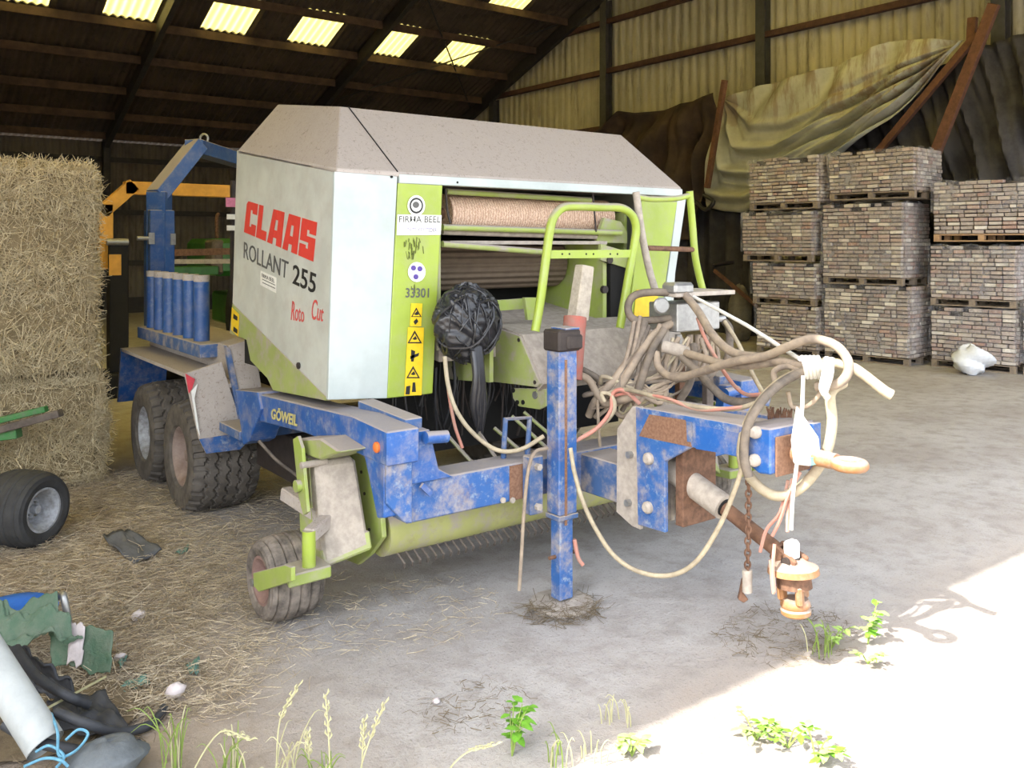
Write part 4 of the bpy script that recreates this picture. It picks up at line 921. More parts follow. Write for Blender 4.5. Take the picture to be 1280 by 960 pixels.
bb = MB(); bb.box((JX - .03, JY - .066, .5), (JX - .012, JY - .0615, 1.5)); part(bb, 'rust_streak', 'rust_plate', jk)
bb = MB(); bb.cyl((JX - .1, JY, .3), (JX + .1, JY, .3), .012, 8); part(bb, 'jack_pin', 'rust', smooth=50)
bb = MB(); bb.tube([(JX + .05, JY - .06, .40), (JX + .07, JY - .07, .29), (JX + .1, JY - .08, .24)], .013, 8, 4); part(bb, 'jack_handle', 'hose_red', smooth=60)
bb = MB(); bb.lathe((JX, JY, 0), (0, 0, 1), [(0, .2), (.02, .19), (.03, .07), (.03, 0)], 20); part(bb, 'jack_foot', 'dusty', smooth=40)
bb = MB(); bb.bar((JX - .17, 4.2, .57), (JX - .17, 4.2, .92), .1, .08, V((0, 1, 0))); part(bb, 'jack_mount', 'blue_dusty', bevel=.006)
for z in (.62, .86):
    bb = MB(); bb.cyl((JX - .17, 4.16, z), (JX - .17, 4.13, z), .022, 6); part(bb, 'bolt', 'dusty')
# ------------------------------------------------------------------ drawbar and hitch
DX = 3.70; DW = .30
for x, s_ in ((DX, 1), (DX + DW, -1)):
    bb = MB(); bb.prism([PX(p[0], p[1], DX) for p in [(771, 536), (790, 508), (800, 508), (800, 662), (790, 658), (770, 640)]], (.03, 0, 0))
    if s_ < 0: bb.v = [p + V((DW - .03, 0, 0)) for p in bb.v]
    part(bb, 'frame_cheek', 'dusty', bevel=.004)
    bb = MB(); bb.prism([PX(p[0], p[1], DX - .03) for p in [(794, 508), (925, 531), (925, 572), (864, 559), (831, 577), (831, 666), (797, 656)]], (.03, 0, 0))
    if s_ < 0: bb.v = [p + V((DW + .03, 0, 0)) for p in bb.v]
    dc = part(bb, 'drawbar_cheek', 'blue_worn', bevel=.004)
    if s_ > 0:
        plateX('rust_patch', [(799, 545), (812, 518), (857, 525), (865, 559), (856, 557)], DX - .031, -.003, 'rust_plate', dc)
        plateX('slot', [(858, 527), (865, 528), (866, 553), (859, 552)], DX - .0345, -.002, 'blue_dusty', dc, bevel=.0005)
        plateX('paint_patch', [(870, 531), (923, 541), (923, 570), (870, 561)], DX - .031, -.002, 'blue', dc)
        for p, r in (((812, 573), .035), ((811, 634), .035)):
            q_ = PX(*p, DX - .03); bb = MB(); bb.lathe(q_, (-1, 0, 0), [(0, r), (.02, r), (.035, r * .6), (.036, 0)], 12); part(bb, 'bolt', 'dusty', dc, smooth=40)
        for p in ((789, 568), (787, 628)):
            q_ = PX(*p, DX); bb = MB(); bb.cyl(q_, q_ + V((-.03, 0, 0)), .022, 6); part(bb, 'bolt', 'steel', dc)
bb = MB(); a, c = PX(797, 512, DX), PX(925, 534, DX)
bb.prism([a, c, c - V((0, 0, .02)), a - V((0, 0, .02))], (DW, 0, 0)); part(bb, 'drawbar_top', 'blue_dusty')
bb = MB(); bb.box((DX + .02, 3.75, .62), (DX + DW - .02, 4.3, .86)); part(bb, 'drawbar_root', 'blue_dusty', bevel=.008)
bb = MB(); bb.box((DX + .04, 3.4, .6), (DX + DW + .02, 3.46, 1.1)); part(bb, 'drawbar_web', 'rust', bevel=.004)
# hitch head
h0, h1 = PX(926, 532, DX - .03), PX(963, 592, DX - .03)
bb = MB(); bb.prism([PX(p[0], p[1], DX - .035) for p in [(922, 531), (963, 536), (963, 594), (948, 592), (922, 570)]], (DW + .07, 0, 0)); hd = part(bb, 'hitch_head', 'blue', bevel=.008)
yf = PX(963, 560, DX - .035).y
bb = MB(); bb.box((DX - .0, yf - .012, 1.03), (DX + DW, yf, 1.23)); part(bb, 'hitch_face', 'rust_plate', hd, bevel=.003)
bb = MB(); bb.box((DX + DW - .02, yf - .03, 1.02), (DX + DW + .05, yf + .05, 1.27)); part(bb, 'hitch_ear', 'blue', hd, bevel=.005)
for p in ((946, 540), (945, 575)):
    q_ = PX(*p, DX - .035); bb = MB(); bb.lathe(q_, (-1, 0, 0), [(0, .032), (.025, .032), (.045, .02), (.046, 0)], 12); part(bb, 'bolt', 'dusty', hd, smooth=40)
rc = PX(1062, 581, MX); sh = V((MX, yf, rc.z + .0))
bb = MB(); bb.cyl(sh, rc + V((0, .07, 0)), .045, 16, .04); part(bb, 'drawbar_shank', 'tan', hd, smooth=50)
bb = MB(); bb.tube([rc + V((.062 * math.cos(t), .062 * math.sin(t), 0)) for t in np.linspace(0, 2 * math.pi, 25)], .028, 12, cap=False); part(bb, 'drawbar_eye', 'tan', hd, smooth=60)
# upright members behind the drawbar that carry the hydraulic block
for p0_, p1_, Y, wd, mt in (((828, 505), (829, 430), 4.15, .07, 'dusty'), ((885, 505), (884, 430), 4.2, .07, 'dusty_dark'), ((850, 505), (850, 450), 4.3, .06, 'rust')):
    bb = MB(); bb.bar(PY(p0_[0], p0_[1], Y) - V((0, 0, .2)), PY(p1_[0], p1_[1], Y) + V((0, 0, .12)), wd, .05, V((0, 1, 0))); part(bb, 'valve_post', mt, bevel=.004)
bb = MB(); a, c = PY(872, 560, 3.9), PY(889, 640, 3.9); bb.box((a.x, 3.87, .45), (c.x + .0, 3.93, 1.05)); part(bb, 'stay_plate', 'rust', bevel=.004)
bb = MB(); a = PY(880, 480, 4.55); bb.bar(PY(870, 478, 4.7), PY(960, 500, 4.4), .1, .09); part(bb, 'side_brace', 'blue_dusty', bevel=.005)
a, c = PY(840, 415, 4.1), PY(893, 376, 4.1)
bb = MB(); bb.box((a.x, 4.05, a.z), (c.x, 4.32, c.z)); vb = part(bb, 'valve_block', 'steel', bevel=.008)
a, c = PY(834, 371, 4.08), PY(908, 364, 4.08); bb = MB(); bb.box((a.x, 4.0, a.z), (c.x, 4.35, a.z + .03)); part(bb, 'valve_cover', 'dusty', vb, bevel=.004)
bb = MB(); p = PY(848, 366, 4.05); bb.box(p - V((.09, .06, .01)), p + V((.1, .08, .07))); part(bb, 'valve_head', 'steel', vb, bevel=.02)
p = PY(827, 382, 4.05); bb = MB(); bb.lathe(p, (-.4, -1, 0), [(-.03, .05), (0, .055), (.01, .045), (.01, 0)], 16); part(bb, 'gauge', 'steel', vb, smooth=40)
for k, x in enumerate((848, 862, 872, 882, 890)):
    p = PY(x, 418, 4.12); bb = MB(); bb.tube([p, p - V((0, 0, .07))], .024, 8); bb.tube([p - V((0, 0, .07)), p - V((-.01, 0, .22)), p - V((0, -.05, .32))], .016, 8, 3); part(bb, 'valve_fitting', 'hose' if k else 'steel', vb, smooth=50)
p = PY(902, 398, 4.1); bb = MB(); bb.cyl(p - V((.12, 0, 0)), p + V((.02, 0, 0)), .025, 10); part(bb, 'valve_fitting', 'steel', vb, smooth=50)
# ------------------------------------------------------------------ hoses and cables: (x, y, distance) measured along each
def hose(name, pts, r, mat, sm=6, n=9):
    bb = MB(); bb.tube([PD(*p) for p in pts], r, n, sm); return part(bb, name, mat, smooth=70)
hose('hydraulic_hose', [(820, 440, 5.7), (824, 460, 5.65), (844, 472, 5.5), (878, 464, 5.3), (917, 452, 5.05), (957, 445, 4.85), (985, 433, 4.7), (1013, 424, 4.6), (1041, 430, 4.5), (1057, 445, 4.45), (1061, 461, 4.42), (1054, 475, 4.42), (1040, 482, 4.45), (1020, 483, 4.5)], .025, 'hose')
hose('hydraulic_hose', [(1055, 478, 4.53), (1038, 492, 4.49), (1040, 530, 4.48), (1031, 570, 4.48), (1005, 606, 4.48), (975, 620, 4.49), (948, 608, 4.51), (929, 580, 4.53), (929, 548, 4.55), (942, 515, 4.58), (968, 484, 4.63), (1000, 465, 4.63), (1030, 454, 4.61), (1062, 458, 4.45), (1083, 471, 4.4), (1099, 484, 4.38)], .027, 'hose_pale')
hose('hydraulic_hose', [(1040, 455, 4.52), (1010, 462, 4.54), (975, 480, 4.52), (950, 505, 4.48), (934, 535, 4.46), (930, 570, 4.45), (936, 596, 4.44)], .024, 'hose_dark')
hose('hose_coupling', [(1094, 480, 4.39), (1106, 489, 4.37), (1115, 494, 4.36)], .028, 'hose_pale', 3)
hose('hydraulic_hose', [(853, 364, 5.9), (872, 388, 5.7), (892, 420, 5.4), (917, 441, 5.15), (957, 448, 4.9), (999, 457, 4.65), (1024, 452, 4.55)], .027, 'hose')
hose('hydraulic_hose', [(842, 397, 5.95), (816, 400, 5.9), (792, 399, 5.85), (785, 384, 5.85), (794, 369, 5.85), (822, 365, 5.85), (850, 368, 5.9)], .026, 'hose_dark')
hose('hydraulic_hose', [(843, 403, 5.95), (822, 414, 5.85), (804, 436, 5.75), (789, 460, 5.7), (776, 484, 5.7), (770, 505, 5.75)], .028, 'hose')
hose('hydraulic_hose', [(806, 402, 5.85), (800, 425, 5.8), (790, 450, 5.75), (776, 478, 5.7), (764, 496, 5.7)], .026, 'hose_dark')
hose('hydraulic_hose', [(830, 412, 5.8), (816, 436, 5.7), (806, 462, 5.65), (797, 490, 5.65)], .026, 'hose_dark')
hose('hose_coupling', [(830, 433, 5.7), (846, 437, 5.65), (858, 441, 5.6)], .042, 'dusty', 3)
hose('hydraulic_hose', [(856, 441, 5.6), (880, 448, 5.4), (905, 455, 5.2), (940, 456, 5.0), (975, 452, 4.8), (1005, 462, 4.65)], .026, 'hose')
hose('hydraulic_hose', [(852, 446, 5.6), (870, 462, 5.5), (888, 482, 5.4), (910, 500, 5.3), (935, 502, 5.2), (952, 498, 5.1)], .026, 'hose_dark')
hose('hydraulic_hose', [(906, 402, 5.9), (912, 412, 5.85), (911, 440, 5.8), (908, 452, 5.8)], .026, 'hose_dark')
hose('cable', [(906, 402, 5.85), (922, 428, 5.7), (940, 466, 5.5), (954, 492, 5.3)], .014, 'hose_pale')
hose('cable', [(872, 398, 5.85), (880, 420, 5.7), (893, 444, 5.6), (910, 472, 5.4), (930, 492, 5.2), (955, 493, 5.0)], .012, 'hose_red')
hose('cable', [(760, 492, 5.6), (775, 487, 5.55), (794, 489, 5.4), (830, 499, 5.2), (872, 509, 5.0), (917, 511, 4.85), (948, 503, 4.75)], .014, 'hose_pale')
hose('cable', [(765, 495, 5.58), (785, 492, 5.5), (830, 497, 5.18), (872, 512, 5.0), (915, 510, 4.84), (946, 506, 4.78)], .010, 'hose_red')
hose('cable', [(718, 552, 5.4), (745, 536, 5.45), (763, 514, 5.5), (766, 492, 5.55), (780, 488, 5.5), (800, 505, 5.45)], .013, 'hose_red')
hose('cable', [(728, 545, 5.45), (752, 532, 5.5), (768, 512, 5.5), (764, 494, 5.55), (752, 492, 5.55), (756, 502, 5.55)], .013, 'hose_pale')
hose('hydraulic_hose', [(716, 466, 5.75), (735, 474, 5.75), (745, 490, 5.7), (756, 504, 5.65), (775, 500, 5.6), (796, 496, 5.55)], .025, 'hose')
hose('hydraulic_hose', [(728, 462, 5.8), (748, 474, 5.8), (752, 488, 5.75), (765, 478, 5.75), (785, 480, 5.7)], .022, 'hose_dark')
hose('cable', [(747, 500, 5.6), (748, 530, 5.6), (750, 558, 5.6)], .010, 'hose')
hose('hydraulic_hose', [(800, 440, 5.8), (785, 452, 5.75), (765, 478, 5.7), (745, 500, 5.7), (736, 520, 5.75)], .026, 'hose')
hose('hydraulic_hose', [(867, 430, 5.75), (868, 452, 5.7), (862, 480, 5.65), (850, 500, 5.7)], .024, 'hose_dark')
hose('drooping_hose', [(713, 560, 5.25), (718, 590, 5.2), (728, 625, 5.1), (744, 660, 5.0), (768, 695, 4.9), (800, 715, 4.8), (838, 719, 4.72), (870, 702, 4.65), (898, 660, 4.6), (918, 614, 4.55), (929, 580, 4.5)], .013, 'hose_pale', 8)
hose('drooping_hose', [(684, 560, 5.3), (668, 566, 5.22), (660, 590, 5.2), (655, 640, 5.2), (652, 690, 5.2), (649, 738, 5.2)], .011, 'hose', 8)
hose('cable', [(556, 446, 5.5), (560, 480, 5.45), (570, 512, 5.4), (590, 540, 5.4), (620, 562, 5.4), (650, 562, 5.4), (680, 545, 5.4)], .014, 'hose_pale')
hose('cable', [(557, 450, 5.52), (561, 490, 5.5), (568, 530, 5.45), (578, 560, 5.45)], .011, 'hose_red')
hose('tie_cord', [(867, 371, 5.9), (934, 407, 5.35), (979, 436, 4.9), (1000, 449, 4.62)], .012, 'cord', 2)
hose('tie_cord', [(1004, 470, 4.46), (1002, 520, 4.4), (996, 580, 4.42), (991, 620, 4.44), (989, 662, 4.46)], .010, 'cord', 4)
for k in range(5):                                       # white binding round the hose bundle
    x = 1006 + 5 * k; hose('binding', [(x - 4, 446, 4.44), (x, 455, 4.4), (x + 2, 466, 4.44), (x + 3, 472, 4.5)], .011, 'cord', 3)
hose('binding', [(1034, 448, 4.42), (1032, 465, 4.38), (1028, 485, 4.4), (1034, 497, 4.42)], .018, 'cord', 4)
hose('binding', [(1040, 448, 4.43), (1038, 470, 4.39), (1030, 494, 4.4)], .014, 'cord', 4)
hose('hose_loop', [(1000, 466, 4.6), (985, 458, 4.7), (968, 464, 4.75), (972, 480, 4.75), (990, 470, 4.68)], .017, 'hose', 6)
hose('hose_loop', [(985, 490, 4.6), (990, 508, 4.6), (1008, 508, 4.55), (1022, 496, 4.52), (1028, 480, 4.5)], .012, 'hose', 6)
# loose brown strings hanging off the block
for k in range(26):
    x = 958 + 38 * random.random(); hose('frayed_string', [(x, 508 + random.uniform(0, 6), 4.75), (x + random.uniform(-4, 4), 520, 4.74), (x + random.uniform(-5, 5), 528 + random.uniform(0, 5), 4.73)], .004, 'rust', 2, 4)
rg = random.Random(11)                                   # tangle of thin dusty lines below the valve block
for k in range(14):
    x0_, y0_ = rg.uniform(838, 895), rg.uniform(420, 436); x1_, y1_ = rg.uniform(735, 800), rg.uniform(478, 515)
    hose('thin_hose', [(x0_, y0_, 5.85), (x0_ + rg.uniform(-25, 10), y0_ + rg.uniform(25, 50), 5.75), ((x0_ + x1_) / 2 + rg.uniform(-15, 15), rg.uniform(470, 505), 5.7), (x1_ + rg.uniform(-10, 15), y1_ - rg.uniform(-5, 22), 5.7), (x1_, y1_, 5.75)], rg.uniform(.008, .017), rg.choice(('hose', 'hose_dark', 'hose', 'hose_pale')), 5, 7)
for k in range(7):
    x0_ = rg.uniform(790, 830); hose('thin_hose', [(x0_, rg.uniform(395, 420), 5.85), (x0_ - rg.uniform(5, 20), rg.uniform(435, 450), 5.75), (x0_ - rg.uniform(15, 40), rg.uniform(465, 480), 5.7), (x0_ - rg.uniform(30, 60), rg.uniform(490, 520), 5.75)], rg.uniform(.010, .02), rg.choice(('hose', 'hose_dark')), 5, 7)
# white tag on the cord, chain with hook
q = MB(); q.prism([PD(p[0], p[1], 4.38) for p in [(997, 508), (1003, 518), (1024, 548), (1026, 580), (1012, 583), (993, 581), (990, 552)]], V((.03, .03, .0))); part(q, 'white_tag', 'sticker', bevel=.008)
q = MB(); q.prism([PD(p[0], p[1], 4.365) for p in [(1013, 572), (1024, 570), (1025, 580), (1014, 582)]], V((.004, .004, 0))); part(q, 'tag_print', 'teal')
cx0, cy0 = 940, 588
for k in range(17):
    ya, yb_ = 590 + 7.4 * k, 590 + 7.4 * (k + 1) + 2.5; a, c = PD(936 - .1 * k, ya, 4.56), PD(936 - .1 * k, yb_, 4.56); m_ = (a + c) / 2; hl = (a - c).length / 2
    sd = V((CS, -SN, 0)) if k % 2 else V((SN, CS, 0)); pts = [m_ + sd * .014 * math.cos(t) + V((0, 0, hl * math.sin(t))) for t in np.linspace(0, 2 * math.pi, 11)]
    q = MB(); q.tube(pts, .006, 5, cap=False); part(q, 'chain_link', 'rust', smooth=60)
hose('chain_shackle', [(934, 712, 4.56), (934, 740, 4.56)], .026, 'dusty', 1)
q = MB(); q.prism([PD(p[0], p[1], 4.57) for p in [(929, 741), (939, 740), (938, 722), (935, 722), (936, 712), (932, 712), (931, 722), (928, 726), (925, 742), (923, 750), (930, 754), (936, 750)]], V((SN, CS, 0)) * .03); part(q, 'chain_hook', 'rust', bevel=.004)
# ------------------------------------------------------------------ PTO shaft
def ptp(x, y, X=3.84): return PX(x, y, X)
t0, t1, t2 = ptp(806, 562), ptp(905, 634), ptp(975, 690)
ax_ = (t1 - t0).normalized()
bb = MB(); bb.tube([t0, t1], .072, 20); part(bb, 'shaft_guard', 'dusty', smooth=50)
bb = MB(); bb.cyl(t1 + ax_ * .001, t1 + ax_ * .01, .05, 16); part(bb, 'guard_mouth', 'black')
bb = MB(); bb.tube([t1 - ax_ * .05, t2], .04, 14); part(bb, 'drive_shaft', 'rust', smooth=50)
y0_ = t2
for s_ in (-1, 1):
    n1 = V((s_ * .05, 0, 0)); bb = MB(); bb.bar(t2 - ax_ * .03 + n1 * .6, t2 + ax_ * .13 + n1, .025, .09); part(bb, 'yoke_arm', 'rust', bevel=.008)
jc = PX(992, 700, 3.84); bb = MB(); bb.cyl(jc - V((.07, 0, 0)), jc + V((.07, 0, 0)), .026, 12); bb.cyl(jc - V((0, .06, .03)), jc + V((0, .06, .03)), .026, 12); part(bb, 'joint_cross', 'grime', smooth=50)
bb = MB(); bb.box(PX(988, 688, 3.82) - V((.03, .03, .05)), PX(988, 688, 3.82) + V((.05, .03, .05))); part(bb, 'grease_cap', 'sticker', bevel=.015)
dk = PX(991, 703, 3.84); dir_ = (PX(994, 752, 3.84) - dk).normalized()
bb = MB(); bb.lathe(dk, dir_, [(-.02, .0), (-.02, .05), (.0, .085), (.02, .125), (.05, .13), (.05, .10), (.055, .09), (.055, 0)], 28); part(bb, 'clutch_disc', 'tan', smooth=35)
bb = MB(); bb.lathe(dk, dir_, [(.055, .085), (.12, .09), (.12, .06), (.122, 0)], 24); part(bb, 'clutch_body', 'rust', smooth=35)
for t in (0, 2.1, 4.2):
    o_ = V((math.cos(t), math.sin(t) * .9, .1)) * .07; bb = MB(); bb.bar(dk + dir_ * .1 + o_, dk + dir_ * .2 + o_ * .95, .06, .035); part(bb, 'yoke_jaw', 'tan', bevel=.01)
bb = MB(); bb.lathe(dk, dir_, [(.18, .0), (.18, .065), (.2, .075), (.215, .075), (.225, .068), (.235, .076), (.255, .074), (.265, .06), (.265, .03), (.22, .028), (.22, 0)], 24); part(bb, 'yoke_collar', 'tan', smooth=35)
for pts in ([(985, 600, 4.5), (975, 640, 4.5), (958, 662, 4.52), (950, 690, 4.54)], [(990, 598, 4.5), (985, 640, 4.48), (984, 665, 4.46)], [(1000, 590, 4.44), (985, 620, 4.46), (975, 650, 4.48), (965, 670, 4.5)], [(968, 680, 4.44), (966, 710, 4.42), (968, 740, 4.42)], [(963, 700, 4.44), (965, 725, 4.43), (967, 742, 4.43)]):
    hose('baler_twine', pts, .009, 'hose_red', 4, 5)

# ------------------------------------------------------------------ straw bales at the left
def bale(z0, z1, x0, x1, y0, y1, label, seed, nb=9000):
    rg = np.random.default_rng(seed); t = thing('straw_bale', label, 'straw bale', ((x0 + x1) / 2, (y0 + y1) / 2, z0), 'stacked straw bales')
    n = 18; q = MB()
    def lump(p): return V((p[0] + .03 * math.sin(p[2] * 9 + p[1] * 5), p[1] + .03 * math.sin(p[0] * 8 + p[2] * 7), p[2] + .02 * math.sin(p[0] * 7 + p[1] * 6)))
    q.box((x0, y0, z0 + .02), (x1, y1, z1)); core = q.build('bale_core', 'straw_core', t, bevel=.12)
    m1, m2, m3 = int(nb * .55), int(nb * .25), nb - int(nb * .8)
    rd = lambda n_, a, b_: rg.uniform(a, b_, n_)
    # front (-Y), right (+X), top
    def rim_in(a, lo, hi): return a
    P = np.concatenate([np.stack([rd(m1, x0, x1), np.full(m1, y0), rd(m1, z0, z1)], 1), np.stack([np.full(m2, x1), rd(m2, y0, y1), rd(m2, z0, z1)], 1), np.stack([rd(m3, x0, x1), rd(m3, y0, y1), np.full(m3, z1)], 1)])
    Nn = np.concatenate([np.tile([0, -1, 0], (m1, 1)), np.tile([1, 0, 0], (m2, 1)), np.tile([0, 0, 1], (m3, 1))]).astype(float)
    # round the corners: pull points near edges inwards
    c_ = np.array([(x0 + x1) / 2, (y0 + y1) / 2, (z0 + z1) / 2]); h_ = np.array([(x1 - x0) / 2, (y1 - y0) / 2, (z1 - z0) / 2])
    rel = (P - c_) / h_; inner = np.clip(P - c_, -(h_ - .16), h_ - .16); dv = P - c_ - inner; ln_ = np.linalg.norm(dv, axis=1, keepdims=True); P = c_ + inner + dv / np.maximum(ln_, 1e-6) * np.minimum(ln_, .16)
    P += Nn * rg.uniform(-.03, .02, (len(P), 1)); P -= Nn * .02 * np.sin(P[:, [2]] * 9)
    D = rg.normal(size=P.shape) * [.8, .8, 1.0]; D -= Nn * (D * Nn).sum(1, keepdims=True) * .75; D += Nn * .12
    far = rg.random(len(P)) < .06; D[far] += Nn[far] * .8
    L = rg.uniform(.07, .24, len(P)); P = P - D / np.linalg.norm(D, axis=1, keepdims=True) * L[:, None] * .4; P[:, 2] = np.maximum(P[:, 2], .012)
    vs, fs = blades(P, D, L, rg.uniform(.003, .0075, len(P)))
    vs[:, 2] = np.maximum(vs[:, 2], .004)
    stuff(quick(vs, fs, 'loose_straw', 'straw', t)); return t
bale(0, 1.02, -.6, 1.86, 8.72, 10.0, 'lower straw bale resting on the littered floor beside the trailer wheels', 1, 20000)
bale(1.03, 2.93, -.7, 1.78, 8.68, 10.0, 'upper straw bale, tall and pale, stacked on the other', 2, 32000)
# ------------------------------------------------------------------ loose straw on the floor
def floor_straw(n, fx, name, mat, L0, L1, zmax=.03, w0=.0016, w1=.0042):
    P = []
    while len(P) < n:
        p = fx()
        if p is not None: P.append(p)
    P = np.array(P); D = RNG.normal(size=P.shape) * [1, 1, .12]; L = RNG.uniform(L0, L1, n)
    vs, fs = blades(P, D, L, RNG.uniform(w0, w1, n)); vs[:, 2] = np.abs(vs[:, 2]) + .002
    return stuff(quick(vs, fs, name, mat))
def strawpt():
    x = random.uniform(40, 430); y = random.uniform(590, 900); lim = 420 - max(0, y - 640) * .55 + random.gauss(0, 40)
    if x > lim: return None
    if random.random() > .35 + .65 * math.sin(x * .031 + y * .017) ** 2: return None
    p = PZ(x, y); return (p.x + random.gauss(0, .03), p.y + random.gauss(0, .05), random.uniform(.002, .035))
def strawpt2():
    X = random.uniform(.3, 2.6); Y = random.uniform(5.2, 9.0)
    if X > 2.1 + random.gauss(0, .25): return None
    return (X, Y, random.uniform(.002, .05))
o = floor_straw(9000, strawpt, 'straw_litter', 'straw_floor', .03, .15); tag(o, 'trampled straw scattered over the floor in front of the trailer wheels', 'straw')
o = floor_straw(8000, strawpt2, 'straw_litter', 'straw_floor', .04, .19); tag(o, 'thick straw litter along the foot of the bales', 'straw')
def ring(cx, cy, r): 
    def f():
        a = random.uniform(0, 6.28); d = r * math.sqrt(random.random()); c = PZ(cx, cy); return (c.x + d * math.cos(a) * 1.3, c.y + d * math.sin(a), random.uniform(.002, .03))
    return f
o = floor_straw(420, ring(705, 765, .2), 'hay_wisps', 'clod', .04, .15); tag(o, 'flattened ring of hay round the jack foot', 'hay')
o = floor_straw(420, ring(985, 795, .34), 'hay_wisps', 'clod', .02, .09); tag(o, 'dark hay crumbs under the hanging drive shaft', 'hay')
o = floor_straw(140, ring(590, 885, .22), 'hay_wisps', 'clod', .02, .08); tag(o, 'small brown hay patch on the bare concrete', 'hay')
o = floor_straw(900, ring(70, 890, .55), 'hay_wisps', 'clod', .03, .14); tag(o, 'dark litter of stalks under the rubbish heap', 'hay')
o = floor_straw(320, ring(500, 770, .5), 'hay_wisps', 'straw_floor', .03, .12); tag(o, 'thin straw wisps beside the small castor wheel', 'hay')
# ------------------------------------------------------------------ implement wheel and green bars
iw = thing('implement_wheel', 'small black smooth tyre on a silver rim by the straw bale', 'wheel', PZ(35, 684))
im = tyre_mesh(.275, .40, .15, False, 'rubber_dark', grooves=2.5, gd_=.008, na=120, nw=31)
pc_ = PZ(44, 684); wheel(im, (pc_.x - .06, pc_.y + .1, .27), iw, .275, .40, .15, 'rim_light', 1, 5, .11, yaw=R(-52))
gb = thing('green_implement', 'green and brown steel bars of an implement poking in from the left', 'implement', PZ(10, 690) * 1.0)
for pts, wd, ht, mt in (([(-40, 535, 7.3), (58, 511, 7.3)], .07, .05, 'igreen'), ([(-40, 548, 7.2), (76, 516, 7.2)], .09, .06, 'dusty_dark'), ([(-40, 549, 7.25), (24, 541, 7.25)], .1, .08, 'igreen')):
    bb = MB(); bb.bar(PD(*pts[0]), PD(*pts[1]), wd, ht); bb.build('steel_bar', mt, gb, bevel=.006)
bb = MB(); a = PD(-38, 540, 7.25); bb.bar(V((a.x, a.y, 0)), V((a.x, a.y, a.z + .05)), .1, .1); bb.build('support_leg', 'igreen', gb, bevel=.006)
# ------------------------------------------------------------------ yellow wrapper and green tractor at the back
yw = thing('yellow_wrapper', 'yellow wrapping arm on a black mast behind the blue gantry', 'wrapper', PY(147, 430, 13.8) * 1.0)
WL[yw.name] = V((WL[yw.name].x, 13.8, 0)); yw.location.z = 0
P_ = [PY(131, 330, 13.8), PY(131, 262, 13.8), PY(162, 235, 13.8)]; xr_ = 2 * 4.9 - P_[2].x
P_ += [V((xr_, 13.8, P_[2].z)), V((xr_ + .4, 13.8, P_[1].z)), V((xr_ + .4, 13.8, 1.0))]
for a, c in zip(P_[:-1], P_[1:]):
    bb = MB(); d = (c - a).normalized(); bb.bar(a - d * .075, c + d * .075, .19, .19, V((0, 1, 0))); bb.build('wrapping_arm', 'gold', yw, bevel=.006)
a = PY(147, 305, 13.7); bb = MB(); bb.box((a.x - .13, 13.6, .3), (a.x + .13, 13.8, a.z)); bb.build('mast', 'black', yw, bevel=.01)
bb = MB(); bb.box((a.x - .14, 13.57, a.z - .45), (a.x + .02, 13.6, a.z - .15)); bb.build('mast_plate', 'gold', yw)
bb = MB(); bb.cyl(a + V((-.17, -.1, .03)), a + V((.12, -.1, .03)), .05, 14); bb.build('film_roller', 'steel', yw, smooth=50)
bb = MB(); bb.box((a.x - .4, 13.4, 0), (xr_ + .6, 14.1, .35)); bb.build('chassis', 'black', yw, bevel=.02)
for x_ in (230, 245):
    p = PY(x_, 316, 13.7); 
bb = MB(); p, q_ = PY(212, 316, 13.5), PY(256, 314, 13.5); bb.bar(p, q_ + V((.6, 0, 0)), .1, .1); bb.build('cross_member', 'rust', yw)
bb = MB(); p, q_ = PY(212, 327, 13.5), PY(256, 327, 13.5); bb.bar(p, q_ + V((.6, 0, 0)), .1, .07); bb.build('cross_member', 'dusty', yw)
tx, ty_ = PY(280, 330, 17.6).x, 17.6
tr_ = thing('tractor', 'green tractor parked in the dark behind the baler', 'tractor', (tx, ty_, 0))
zt = PY(275, 298, 17.6).z
bb = MB(); bb.box((tx - .28, ty_ - .2, zt - .75), (tx + .5, ty_ + 1.6, zt)); bb.build('bonnet', 'tgreen', tr_, bevel=.1)
bb = MB(); bb.box((tx - .3, ty_ - .22, zt - .72), (tx - .06, ty_ + .3, zt - .02)); bb.build('grille', 'dusty_dark', tr_, bevel=.05)
bb = MB(); p = PY(273, 272, 17.8); bb.tube([(p.x, 17.9, zt), (p.x, 17.9, p.z), (p.x + .05, 17.95, p.z + .08)], .035, 10, 3); bb.build('exhaust', 'rust', tr_, smooth=50)
tt = tyre_mesh(.85, .42, .42, True, 'rubber_dark', N=18, grooves=1.0, gd_=.05, na=216, nw=21)
wx = PY(300, 395, 16.2).x + .2
wheel(tt, (wx, 16.2, .85), tr_, .85, .42, .42, 'gold', -1, 8, .1); wheel(tt, (wx + 1.6, 16.2, .85), tr_, .85, .42, .42, 'gold', 1, 8, .1)
bb = MB(); bb.box((tx + .2, 17.0, .55), (tx + 1.5, 19.0, 1.2)); bb.build('gear_housing', 'tgreen', tr_, bevel=.05)
bb = MB(); bb.box((PY(215, 338, 17.4).x, 17.3, PY(215, 345, 17.4).z), (tx - .2, 17.7, PY(215, 333, 17.4).z)); bb.build('front_weight', 'tgreen', tr_, bevel=.02)
# small signs and lamps seen past the side panel's back edge
p = PY(290, 253, 8.6); bb = MB(); bb.box(p - V((.06, .01, .045)), p + V((.06, .01, .045))); part(bb, 'pink_sticker', 'pink')
for y_ in (271, 285): p = PY(290, y_, 8.6); bb = MB(); bb.box(p - V((.05, .01, .025)), p + V((.05, .01, .025))); part(bb, 'marker_plate', 'sticker')
bb = MB(); p = PY(302, 270, 8.65); bb.box(p - V((.1, .02, .9)), p + V((.1, .05, .35))); part(bb, 'rear_post', 'grime')
